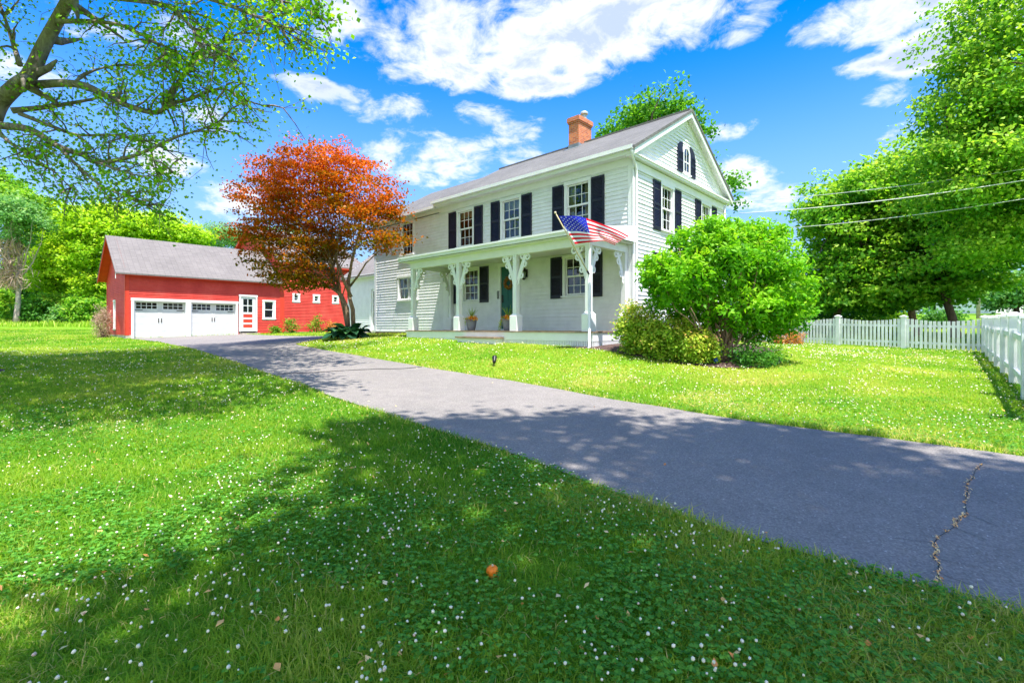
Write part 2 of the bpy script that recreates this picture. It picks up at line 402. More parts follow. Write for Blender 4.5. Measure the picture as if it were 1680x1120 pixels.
def leaf_obj(name, mat, c, nrm, axis, L, W, tint, parent=None, org=(0, 0, 0), fold=.15):
    v, f = leaf_quads(c, nrm, axis, L, W, fold)
    return npmesh(name, v-np.asarray(org)[None], f, mat, parent, np.repeat(np.clip(tint, 0, 1), 4))
def randu(n, r): 
    a = r.normal(size=(n, 3)); return unit(a)
# ------------------------------------------------------------------ camera, sky, sun
cam = bpy.data.cameras.new('camera'); co = bpy.data.objects.new('camera', cam); C.objects.link(co)
co.location = (0, 0, H); co.rotation_euler = (math.radians(90), 0, 0)
cam.sensor_width = 36; cam.lens = 800/1680*36; cam.shift_y = -23/1680; cam.clip_end = 6000; cam.clip_start = .05
scene.camera = co
SUN = Vector((0.155, -0.331, 1.0)).normalized()
SUN_EL = math.asin(SUN.z); SUN_AZ = math.atan2(SUN.x, SUN.y)
sl = bpy.data.lights.new('sun', 'SUN'); sl.energy = 4.3; sl.angle = math.radians(.5); sl.color = (1, .955, .88)
so = bpy.data.objects.new('sun', sl); C.objects.link(so)
so.rotation_euler = SUN.to_track_quat('Z', 'Y').to_euler(); so.location = (0, 0, 40)

w = bpy.data.worlds.new('World'); scene.world = w; w.use_nodes = True
def build_world():
    nt = w.node_tree; bg = nt.nodes['Background']; Lk = nt.links.new
    sky = nt.nodes.new('ShaderNodeTexSky'); sky.sky_type = 'NISHITA'; sky.sun_disc = False
    sky.sun_elevation = SUN_EL; sky.sun_rotation = SUN_AZ; sky.altitude = 50; sky.air_density = 1.0; sky.dust_density = .3; sky.ozone_density = 2.0
    hs = nt.nodes.new('ShaderNodeHueSaturation'); hs.inputs['Saturation'].default_value = SKY_SAT; hs.inputs['Hue'].default_value = SKY_HUE
    hs.inputs['Value'].default_value = SKY_VAL
    Lk(mixc(nt, 1.0, sky.outputs[0], SKY_TINT, 'MULTIPLY'), hs.inputs['Color'])
    def mth(op, a, b=None, c=None, clamp=False):
        n = nt.nodes.new('ShaderNodeMath'); n.operation = op; n.use_clamp = clamp
        for i, v in enumerate((a, b, c)):
            if v is None: continue
            if isinstance(v, (int, float)): n.inputs[i].default_value = v
            else: Lk(v, n.inputs[i])
        return n.outputs[0]
    tc = nt.nodes.new('ShaderNodeTexCoord'); sp = nt.nodes.new('ShaderNodeSeparateXYZ'); Lk(tc.outputs['Generated'], sp.inputs[0])
    x, y, z = sp.outputs
    az = mth('ARCTAN2', x, y); el = mth('ARCSINE', z)
    # a domain-warped noise that stretches clouds sideways, sampled on the cloud deck
    zz = mth('ADD', mth('MAXIMUM', z, 0), .22)
    cv = nt.nodes.new('ShaderNodeCombineXYZ'); Lk(mth('DIVIDE', x, zz), cv.inputs[0]); Lk(mth('DIVIDE', y, zz), cv.inputs[1]); cv.inputs[2].default_value = 3.7
    n1 = noise(nt, 2.6, 9, .6, cv.outputs[0], .35)
    n2 = noise(nt, 10, 7, .65, cv.outputs[0], .5)
    n3 = noise(nt, 1.1, 3, .5, cv.outputs[0])
    fld = None
    def blob(px, py, rx, ry, amp=1.0, tilt=0):
        nonlocal fld
        a0 = math.atan2(px-840, 800); d = math.hypot(px-840, 800); e0 = math.atan2(537-py, d)
        ra = rx/800*math.cos(a0)**2; re = ry/d*math.cos(e0)**2 * 1.0
        da = mth('SUBTRACT', az, a0); de = mth('SUBTRACT', el, e0)
        if tilt: de = mth('ADD', de, mth('MULTIPLY', da, tilt))
        q = mth('ADD', mth('POWER', mth('ABSOLUTE', mth('DIVIDE', da, ra)), 2), mth('POWER', mth('ABSOLUTE', mth('DIVIDE', de, re)), 2))
        v = mth('MULTIPLY', mth('SUBTRACT', 1.0, q), amp)
        v = mth('MAXIMUM', v, -1.6)
        fld = v if fld is None else mth('MAXIMUM', fld, v)
    for b in CLOUDS: blob(*b)
    back = nt.nodes.new('ShaderNodeMapRange'); Lk(y, back.inputs['Value'])      # unseen cloud added behind the viewer as fill light for the shade
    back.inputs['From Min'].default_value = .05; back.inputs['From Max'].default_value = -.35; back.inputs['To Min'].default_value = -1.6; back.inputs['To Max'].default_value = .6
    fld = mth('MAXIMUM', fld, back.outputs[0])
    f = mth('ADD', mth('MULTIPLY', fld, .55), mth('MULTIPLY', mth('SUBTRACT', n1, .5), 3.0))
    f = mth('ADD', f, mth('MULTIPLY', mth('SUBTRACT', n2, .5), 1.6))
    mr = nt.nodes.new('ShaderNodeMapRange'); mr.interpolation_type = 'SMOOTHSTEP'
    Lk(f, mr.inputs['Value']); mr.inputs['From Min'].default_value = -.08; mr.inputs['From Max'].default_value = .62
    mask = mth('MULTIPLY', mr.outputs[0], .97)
    thick = nt.nodes.new('ShaderNodeMapRange'); Lk(mth('ADD', f, mth('MULTIPLY', mth('SUBTRACT', n3, .5), 1.2)), thick.inputs['Value'])
    thick.inputs['From Min'].default_value = .1; thick.inputs['From Max'].default_value = .9
    cc = ramp(nt, thick.outputs[0], [(0, CLOUD_A), (.55, CLOUD_B), (1, CLOUD_C)])
    # thin white veil of a humid summer day low over the horizon
    low = nt.nodes.new('ShaderNodeMapRange'); low.interpolation_type = 'SMOOTHSTEP'; Lk(el, low.inputs['Value'])
    low.inputs['From Min'].default_value = .54; low.inputs['From Max'].default_value = .05; low.inputs['To Max'].default_value = 1; low.inputs['To Min'].default_value = 0
    base = mixc(nt, mth('MULTIPLY', low.outputs[0], VEIL), hs.outputs[0], VEIL_COL)
    bri = nt.nodes.new('ShaderNodeMapRange'); Lk(y, bri.inputs['Value'])       # extra brightness given to the unseen clouds to lift the shade
    bri.inputs['From Min'].default_value = .1; bri.inputs['From Max'].default_value = -.3; bri.inputs['To Min'].default_value = 1.0; bri.inputs['To Max'].default_value = 1.85
    vs = nt.nodes.new('ShaderNodeVectorMath'); vs.operation = 'SCALE'; Lk(cc, vs.inputs[0]); Lk(bri.outputs[0], vs.inputs['Scale'])
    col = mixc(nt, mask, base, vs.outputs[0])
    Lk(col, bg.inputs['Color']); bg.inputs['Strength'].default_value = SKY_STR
SKY_STR = .13; SKY_SAT = 1.3; SKY_HUE = .5; SKY_VAL = 1.0; SKY_TINT = (.33, .66, 1.22); VEIL = .95; VEIL_COL = (1.55, 2.4, 3.4)
CLOUD_A = (3.9, 3.95, 4.0); CLOUD_B = (3.5, 3.6, 3.75); CLOUD_C = (2.0, 2.4, 3.1)
CLOUDS = [(700,45,190,90,1.3),(980,45,220,80,1.3),(575,20,120,70,1.2),(860,80,160,60,1.2),(720,115,110,36),(885,140,85,28),(1120,20,90,45),
          (515,150,55,26),(640,175,85,26,.9,-.12),(590,160,50,22,.7),
          (750,262,130,46),(690,285,70,30),(850,262,70,26),
          (785,190,50,18,.42),(850,212,44,15,.36),
          (1480,12,160,42),(1530,80,95,40),(1600,30,90,60),(1420,108,36,14,.42),(1455,158,42,15,.40),
          (1480,215,55,30,.6),(1215,290,60,32,.9),(1195,215,40,14,.6),(1240,330,70,22,.5),
          (395,335,60,30,.7),(60,120,80,30,.7),(300,60,70,30,.7),(150,40,90,35,.6),(270,260,55,22,.6),(350,190,60,22,.6),(1200,65,30,12,.36)]
build_world()
scene.view_settings.view_transform = 'Standard'; scene.view_settings.look = 'None'
scene.view_settings.exposure = 1.36; scene.view_settings.gamma = 1

# ------------------------------------------------------------------ ground
def hit(px, py):
    dx = (px-840)/800; dz = (537-py)/800
    Ys = np.r_[np.arange(1, 12, .02), np.arange(12, 60, .1)]
    g = gz(dx*Ys, Ys); r = H + dz*Ys
    k = np.argmax(r < g)
    if not (r < g).any(): k = len(Ys)-1
    return (float(dx*Ys[k]), float(Ys[k]))
xs = np.unique(np.r_[-1500, -900, -500, -300, -200, -140, -100, -80, np.arange(-64, -26, 2.), np.arange(-26, 22, .3), np.arange(22, 66, 2.), 80, 100, 140, 200, 300, 500, 900, 1500])
ys = np.unique(np.r_[-1500, -800, -400, -200, -100, -60, -40, -25, -15, np.arange(-10, 1, .6), np.arange(1, 24, .3), np.arange(24, 42, .6), np.arange(42, 84, 2.), 100, 130, 180, 260, 400, 700, 1100, 1600])
gx, gy = np.meshgrid(xs, ys); gv = np.c_[gx.ravel(), gy.ravel(), gz(gx.ravel(), gy.ravel())]
nx, ny = len(xs), len(ys); ii = (np.arange(ny-1)[:, None]*nx + np.arange(nx-1)[None]).ravel()
tag(npmesh('lawn_ground', gv, np.c_[ii, ii+1, ii+nx+1, ii+nx], M['lawn'], smooth=True), kind='structure')

near_px = [(1680,1020),(1540,975),(1400,930),(1300,905),(1200,880),(1100,845),(1000,810),(900,770),(800,733),(720,710),(650,686),(570,660),(500,635),(450,617),(400,600),(350,583),(300,569),(262,561.5)]
far_px = [(1680,752),(1540,734),(1400,715),(1300,702),(1200,690),(1100,672),(1000,656),(900,637),(800,620),(690,603),(600,587),(540,577),(500,569),(480,565)]
near = [(9.5,-5.2),(5.6,-1.3)] + [hit(*p) for p in near_px]
far = [(12.5,-3.6),(8.2,.9)] + [hit(*p) for p in far_px]
def wall_pt(u, v): q = C0 + U*u + V*v; return (q.x, q.y)
apron_a = wall_pt(27.20, -6.95); apron_b = wall_pt(27.20, -1.2)
tail = [(-7.9,19.2),(-8.3,22.0),(-9.6,24.6),(-12.4,27.2),(-15.4,29.8)]
DRIVE = near + [apron_a, apron_b] + tail[::-1] + far[::-1]
def smooth_poly(pts, it=1):
    for _ in range(it):
        out = []
        for a, b in zip(pts[:-1], pts[1:]): out += [(a[0]*.75+b[0]*.25, a[1]*.75+b[1]*.25), (a[0]*.25+b[0]*.75, a[1]*.25+b[1]*.75)]
        pts = [pts[0]] + out + [pts[-1]]
    return pts
DRIVE = smooth_poly(near, 2) + [apron_a, apron_b] + smooth_poly(tail[::-1] + far[::-1], 2)
_p = np.array(DRIVE); _p[:, 0] += (vnoise(_p[:,0], _p[:,1], 1.7)-.5)*.07; _p[:, 1] += (vnoise(_p[:,0], _p[:,1], 1.7, 4)-.5)*.07
DRIVE = [tuple(q) for q in _p]
def ground_sheet(name, poly, mat, dz, step, kind='structure', dome=0.0):
    """clip a grid to a polygon, draped on the terrain"""
    import bmesh
    bm = bmesh.new(); vs = [bm.verts.new((x, y, 0)) for x, y in poly]; bm.faces.new(vs)
    x0, x1 = min(p[0] for p in poly), max(p[0] for p in poly); y0, y1 = min(p[1] for p in poly), max(p[1] for p in poly)
    for k in np.arange(x0, x1, step):
        bmesh.ops.bisect_plane(bm, geom=bm.verts[:]+bm.edges[:]+bm.faces[:], plane_co=(k, 0, 0), plane_no=(1, 0, 0))
    for k in np.arange(y0, y1, step):
        bmesh.ops.bisect_plane(bm, geom=bm.verts[:]+bm.edges[:]+bm.faces[:], plane_co=(0, k, 0), plane_no=(0, 1, 0))
    X = np.array([v.co.x for v in bm.verts]); Yv = np.array([v.co.y for v in bm.verts]); Z = gz(X, Yv) + dz
    if dome:
        Z += dome*np.clip(dist_line(X, Yv, list(poly)+[poly[0]])/.5, 0, 1)
    for v, z in zip(bm.verts, Z): v.co.z = z
    bmesh.ops.recalc_face_normals(bm, faces=bm.faces[:])
    if sum(f.normal.z for f in bm.faces) < 0: bmesh.ops.reverse_faces(bm, faces=bm.faces[:])
    me = bpy.data.meshes.new(name); bm.to_mesh(me); bm.free(); me.materials.append(mat)
    me.polygons.foreach_set('use_smooth', [True]*len(me.polygons))
    return tag(link(bpy.data.objects.new(name, me)), kind=kind)
ground_sheet('driveway', DRIVE, M['asphalt'], .02, .3)
# sealed and weed-grown cracks
crk = [hit(*p) for p in [(1612,766),(1600,776),(1596,790),(1586,800),(1588,812),(1583,830),(1586,850),(1572,860),(1566,872),(1540,888),(1532,900),(1537,915),(1531,922),(1541,930),(1539,948),(1541,962),(1535,972)]]
mb = MB()
for a, b in zip(crk[:-1], crk[1:]):
    d = Vector((b[0]-a[0], b[1]-a[1], 0)).normalized(); n = Vector((-d.y, d.x, 0))*random.uniform(.0018, .0035)
    A, B = ground(*a, .0245), ground(*b, .0245); mb.poly([A-n, B-n, B+n, A+n])
for i in range(2, len(crk)-1, 2):                     # hairline side cracks
    a = Vector((*crk[i], 0)); ang = random.choice((-1, 1))*random.uniform(.5, 1.3); d0 = Vector((crk[i+1][0]-a.x, crk[i+1][1]-a.y, 0)).normalized(); d0.rotate(Matrix.Rotation(ang, 3, 'Z')); q0 = a
    for k in range(random.randint(2, 4)):
        d0.rotate(Matrix.Rotation(random.uniform(-.28, .28), 3, 'Z')); q1 = q0+d0*random.uniform(.04, .09); n = Vector((-d0.y, d0.x, 0))*.0016
        A, B = ground(q0.x, q0.y, .0245), ground(q1.x, q1.y, .0245); mb.poly([A-n, B-n, B+n, A+n]); q0 = q1
tag(mb.build('driveway_crack', M['asphaltcrack'], uv=False), kind='structure')
mb = MB(); seal = [hit(*p) for p in [(692,603.5),(660,606),(620,606.5),(570,609),(520,612),(455,615)]]
for a, b in zip(seal[:-1], seal[1:]):
    d = Vector((b[0]-a[0], b[1]-a[1], 0)).normalized(); n = Vector((-d.y, d.x, 0))*.035
    A, B = ground(*a, .0245), ground(*b, .0245); mb.poly([A-n, B-n, B+n, A+n])
tag(mb.build('driveway_seam', M['asphaltcrack'], uv=False), kind='structure')
# weeds growing in the crack
cc, ax = [], []
for a, b in zip(crk[:-1], crk[1:]):
    L = math.dist(a, b); dens = random.choice([10, 60, 110, 160])
    for _ in range(int(L*dens)+2):
        t = random.random(); cc.append((a[0]+(b[0]-a[0])*t+random.gauss(0, .008), a[1]+(b[1]-a[1])*t+random.gauss(0, .008), 0)); ax.append((random.gauss(0, 1), random.gauss(0, 1), random.uniform(.0, .35)))
cc = np.array(cc); ax = unit(np.array(ax)); cc[:, 2] = gz(cc[:, 0], cc[:, 1])+.03; 
leaf_obj('crack_weeds', M['weeds'], cc, unit(rng.normal(size=cc.shape)*.5+[0, -.3, 1.2]), ax, rng.uniform(.012, .036, len(cc)), .007, rng.random(len(cc)))['kind'] = 'stuff'

BED_BUSH = [hit(*p) for p in [(985,574),(1030,583),(1080,591),(1130,599),(1180,604),(1230,605),(1275,601),(1288,592),(1270,582)]] + [wall_pt(-3.0,2.0), wall_pt(-2.4,5.5), wall_pt(-.1,5.5), wall_pt(-.1,-1.8), wall_pt(.6,-2.15), wall_pt(1.6,-2.1), hit(940,572)]
BED_BUSH = smooth_poly(BED_BUSH+[BED_BUSH[0]], 1)[:-1]
ground_sheet('mulch_bed', BED_BUSH, M['mulch'], .015, .4, dome=.05)
ring = [(-12.75+1.5*math.cos(a), 10.4+1.2*math.sin(a)) for a in np.linspace(0, 2*math.pi, 22)[:-1]]
ground_sheet('tree_mulch_ring', ring, M['mulch'], .02, .4, dome=.08)
BED_FENCE = [(12.0,21.3),(12.8,21.4),(12.2,22.4),(10.6,24.3),(9.6,23.6),(10.8,22.0)]
ground_sheet('fence_mulch_bed', BED_FENCE, M['mulch'], .02, .5, dome=.04)

# ------------------------------------------------------------------ grass
HOUSE_FP = [wall_pt(0.1,-2.02), wall_pt(7.95,-2.02), wall_pt(7.95,-.02), wall_pt(13.3,-.02), wall_pt(13.3,2.2), wall_pt(20.1,2.2), wall_pt(20.1,6), wall_pt(13.3,6.9), wall_pt(-.03,6.9), wall_pt(-.03,0)]
BARN_FP = [wall_pt(27.27,-7.15), wall_pt(27.27,7.6), wall_pt(37,7.6), wall_pt(37,-7.15)]
def blocked(x, y, shrink=0.0):
    b = in_poly(x, y, HOUSE_FP) | in_poly(x, y, BARN_FP) | in_poly(x, y, BED_BUSH) | in_poly(x, y, ring) | in_poly(x, y, BED_FENCE)
    return b | in_poly(x, y, DRIVE)
def scatter(bands, side=1.28, pad=1.0):
    X, Y_, BW = [], [], []
    for y0, y1, dens, wd, ht in bands:
        half = side*(y1)+pad; n = int(dens*(y1-y0)*2*half)
        x = rng.uniform(-half, half, n); y = rng.uniform(y0, y1, n)
        k = np.abs(x) < side*y+pad; x, y = x[k], y[k]
        k = ~blocked(x, y); x, y = x[k], y[k]
        X.append(x); Y_.append(y); BW.append(np.c_[np.full(len(x), wd), np.full(len(x), ht)])
    return np.concatenate(X), np.concatenate(Y_), np.concatenate(BW)
def blades(name, mat, x, y, wd, ht, tint, lean=.85, lift=0.0):
    n = len(x); z = gz(x, y) + lift
    a = rng.uniform(0, 2*np.pi, n); fa = a + rng.normal(0, .5, n)
    d = np.c_[np.cos(a), np.sin(a), np.zeros(n)]; wv = np.c_[-np.sin(fa), np.cos(fa), np.zeros(n)]*(wd*.5)[:, None]
    ln = np.abs(rng.normal(lean, .3, n))[:, None]*ht[:, None]
    b = np.c_[x, y, z-.008]; m = b + d*ln*.35 + np.c_[np.zeros(n), np.zeros(n), ht*.6]
    t = b + d*ln + np.c_[np.zeros(n), np.zeros(n), ht*(1-.25*np.minimum(ln[:, 0]/ht, 1.2))]
    v = np.stack([b-wv, b+wv, m-wv*.8, m+wv*.8, t], 1).reshape(-1, 3)
    k = np.arange(n)[:, None]*5
    f = np.concatenate([k+np.array([[0,1,3]]), k+np.array([[0,3,2]]), k+np.array([[2,3,4]])])
    o = npmesh(name, v, f, mat, None, np.repeat(np.clip(tint, 0, 1), 5)); o['kind'] = 'stuff'; return o
bands = [(1.1,2.4,7000,.0050,.066),(2.4,4,5000,.0060,.066),(4,6,3300,.008,.064),(6,9,1900,.011,.065),(9,14,900,.017,.06),(14,22,330,.028,.06),(22,42,100,.05,.07)]
gxs, gys, bw = scatter(bands)
patch = fbm(gxs, gys, .45, 2); tall = fbm(gxs, gys, 1.6, 9); dry = fbm(gxs, gys, .8, 21)
ddrive = dist_line(gxs, gys, DRIVE+[DRIVE[0]])
side_far = (gys > 4) & (gxs > -9) & (gys*.6852+gxs*.7284 > 6.4)      # house side of the drive
tint = .44 + (patch-.5)*1.3 + (tall-.5)*.5 + rng.normal(0, .15, len(gxs)) + np.where(side_far, .12, 0)
straw = (rng.random(len(gxs)) < .05 + np.where((ddrive < .30) & side_far, .45, 0) + np.where((ddrive < .12) & ~side_far, .22, 0) + np.clip((dry-.56)*2.6, 0, .55)*np.where(side_far, 1, .35))
tint = np.where(straw, rng.uniform(.86, 1, len(gxs)), np.clip(tint, 0, .86))
hgt = bw[:, 1]*(.55+1.0*tall)*rng.uniform(.6, 1.3, len(gxs))*np.where(ddrive < .12, 1.15, 1)*np.where(side_far, .8, 1)
blades('lawn_grass', M['grass'], gxs, gys, bw[:, 0]*rng.uniform(.7, 1.3, len(gxs)), hgt, tint)
print('blades', len(gxs))
# meadow strip of uncut grass before the left tree line
mx = rng.uniform(-62, -22, 26000); my = rng.uniform(40, 60, 26000)
k = (my > 44.5 + (mx+45)*.06 + vnoise(mx, my, .3)*2) & ~in_poly(mx, my, BARN_FP); mx, my = mx[k], my[k]
blades('meadow_grass', M['mdw'], mx, my, rng.uniform(.05, .1, len(mx)), rng.uniform(.35, .75, len(mx))*(.6+vnoise(mx, my, .5)), rng.random(len(mx)), .35)
# clover leaves
cx, cy, cb = scatter([(1.1,2.6,3000,0,0),(2.6,4.5,1700,0,0),(4.5,7,650,0,0)])
k = (fbm(cx, cy, .9, 31) + rng.normal(0, .05, len(cx))) > .46; cx, cy = cx[k], cy[k]
n = len(cx); cz = gz(cx, cy)+rng.uniform(.025, .065, n); nn = unit(np.c_[rng.normal(0, .35, n), rng.normal(0, .35, n), np.ones(n)])
a0 = rng.uniform(0, 6.28, n); vs, fs, ti = [], [], []
for j in range(3):
    a = a0+j*2.094; axd = np.c_[np.cos(a), np.sin(a), np.zeros(n)]
    v, f = leaf_quads(np.c_[cx, cy, cz]+axd*.007, nn, axd, .0155, .015, .1); fs.append(f+len(vs)*n*4); vs.append(v); ti.append(rng.random(n))
npmesh('clover_leaves', np.concatenate(vs), np.concatenate(fs), M['clover'], None, np.repeat(np.concatenate(ti), 4))['kind'] = 'stuff'
# clover blossoms
phi = (1+5**.5)/2
ico_v = unit(np.array([(-1,phi,0),(1,phi,0),(-1,-phi,0),(1,-phi,0),(0,-1,phi),(0,1,phi),(0,-1,-phi),(0,1,-phi),(phi,0,-1),(phi,0,1),(-phi,0,-1),(-phi,0,1)], float))
ico_f = np.array([(0,11,5),(0,5,1),(0,1,7),(0,7,10),(0,10,11),(1,5,9),(5,11,4),(11,10,2),(10,7,6),(7,1,8),(3,9,4),(3,4,2),(3,2,6),(3,6,8),(3,8,9),(4,9,5),(2,4,11),(6,2,10),(8,6,7),(9,8,1)])
fx, fy, fb = scatter([(1.1,2.4,165,.0070,.085),(2.4,4.5,165,.0066,.085),(4.5,7.5,85,.0080,.075),(7.5,12,44,.0115,.065),(12,20,20,.017,.065)])
pp = fbm(fx, fy, .55, 41) + .55*(vnoise(fx, fy, 2.2, 50)-.5); sf = (fy > 4) & (fx > -9) & (fy*.6852+fx*.7284 > 6.4)
k = rng.random(len(fx)) < np.clip((pp-.40)*4.0, np.where(sf, .05, .27), 1)*np.where(sf & (fx > 3), 1.5, np.where((fy > 4.2) & ~sf, .5, .85)); fx, fy, fb = fx[k], fy[k], fb[k]
n = len(fx); r = fb[:, 0]*rng.uniform(.5, 1.25, n); fz = gz(fx, fy)+fb[:, 1]*rng.uniform(.6, 1.15, n)
fv = (np.c_[fx, fy, fz][:, None] + ico_v[None]*r[:, None, None]*rng.uniform(.8, 1.15, (n, 12))[..., None]).reshape(-1, 3)
ff = (ico_f[None]+np.arange(n)[:, None, None]*12).reshape(-1, 3); ft = np.repeat(np.clip(rng.beta(1.2, 2.2, n), 0, 1), 12)*.9 + np.tile(np.where(ico_v[:, 2] < -.3, .1, 0), n)
npmesh('clover_blossoms', fv, ff, M['flower'], None, ft)['kind'] = 'stuff'
print('blossoms', n)
# last autumn's leaves and dead bits caught in the turf and on the drive
lx, ly, _ = scatter([(1.2,3,14,0,0),(3,7,6,0,0),(7,14,1.6,0,0)]); n = len(lx)
dx, dy = rng.uniform(-6, 5, 400), rng.uniform(2, 12, 400); k = in_poly(dx, dy, DRIVE) & (dist_line(dx, dy, DRIVE+[DRIVE[0]]) < rng.exponential(.25, 400)); dx, dy = dx[k], dy[k]
lc = np.r_[np.c_[lx, ly, gz(lx, ly)+rng.uniform(.02, .06, n)], np.c_[dx, dy, gz(dx, dy)+.03]]; n = len(lc)
leaf_obj('fallen_leaves', M['weeds'], lc, unit(rng.normal(0, .35, (n, 3))+[0, 0, 1]), randu(n, rng), rng.uniform(.02, .05, n), rng.uniform(.014, .03, n), rng.random(n))['kind'] = 'stuff'
# ------------------------------------------------------------------ farmhouse
ZB = -.49                                  # heights below are measured from eye level; the root sits on the ground
def root_at(u, v, zrel, name, label, cat, group=None, rot=HOUSE_ROT):
    q = C0 + U*u + V*v
    return empty(name, (q.x, q.y, H+zrel), rot, label, cat, group)
house = root_at(0, 0, ZB, 'farmhouse', 'white clapboard two-storey farmhouse with navy shutters, front porch and brick chimney', 'house')
OFF = (0, 0, ZB)
class Fr:                                  # a wall frame: s along the wall, o outward, z up
    def __init__(s, o, d, n): s.o = Vector((*o, 0)); s.d = Vector((*d, 0)); s.n = Vector((*n, 0))
    def p(s, a, o, z): return s.o + s.d*a + s.n*o + Vector((0, 0, z))
def fbox(mb, F, s0, s1, o0, o1, z0, z1, mat=0):
    if s0 > s1: s0, s1 = s1, s0
    q = [F.p(s0,o1,z0),F.p(s1,o1,z0),F.p(s1,o0,z0),F.p(s0,o0,z0),F.p(s0,o1,z1),F.p(s1,o1,z1),F.p(s1,o0,z1),F.p(s0,o0,z1)]
    if F.d.cross(F.n).z > 0: q = [q[i] for i in (1,0,3,2,5,4,7,6)]
    mb.hexa(q, mat)
def siding(mb, F, z0, z1, span, openings, exp=.118, butt=.012, mat=0):
    z = z0; flip = F.d.cross(F.n).z > 0
    while z < z1-.01:
        zt = min(z+exp, z1); a, b = span((z+zt)/2)
        if b-a > .02:
            cuts = [(a, b, z, zt)]
            for (s0, s1, q0, q1) in openings:
                if zt > q0 and z < q1:
                    nc = []
                    for (c, d, za, zb) in cuts:
                        if s1 <= c or s0 >= d or zb <= q0 or za >= q1: nc.append((c, d, za, zb)); continue
                        if s0 > c: nc.append((c, s0, za, zb))
                        if s1 < d: nc.append((s1, d, za, zb))
                        m0, m1 = max(c, s0), min(d, s1)
                        if q0 > za+.004: nc.append((m0, m1, za, q0))
                        if q1 < zb-.004: nc.append((m0, m1, q1, zb))
                    cuts = nc
            for c, d, za, zb in cuts:
                # board lengths with small irregularities
                xs_ = [c]; 
                while xs_[-1] < d-4.2: xs_.append(xs_[-1]+random.uniform(2.4, 4.0))
                xs_.append(d)
                for e0, e1 in zip(xs_[:-1], xs_[1:]):
                    bt = butt*random.uniform(.85, 1.2); j = random.uniform(-.0015, .0015)
                    bt *= min(1, .3+.7*(zt-za)/(zt-z)); tp = .001 if zb == zt else bt*.4
                    A = [F.p(e0, bt, za+j), F.p(e1, bt, za+j), F.p(e1, tp, zb+(.004 if zb == zt else 0)), F.p(e0, tp, zb+(.004 if zb == zt else 0))]
                    B = [F.p(e0, -.01, za+j), F.p(e1, -.01, za+j), F.p(e1, bt, za+j), F.p(e0, bt, za+j)]
                    if flip: A.reverse(); B.reverse()
                    mb.poly(A, mat); mb.poly(B, mat)
        z = zt
OPEN = {}
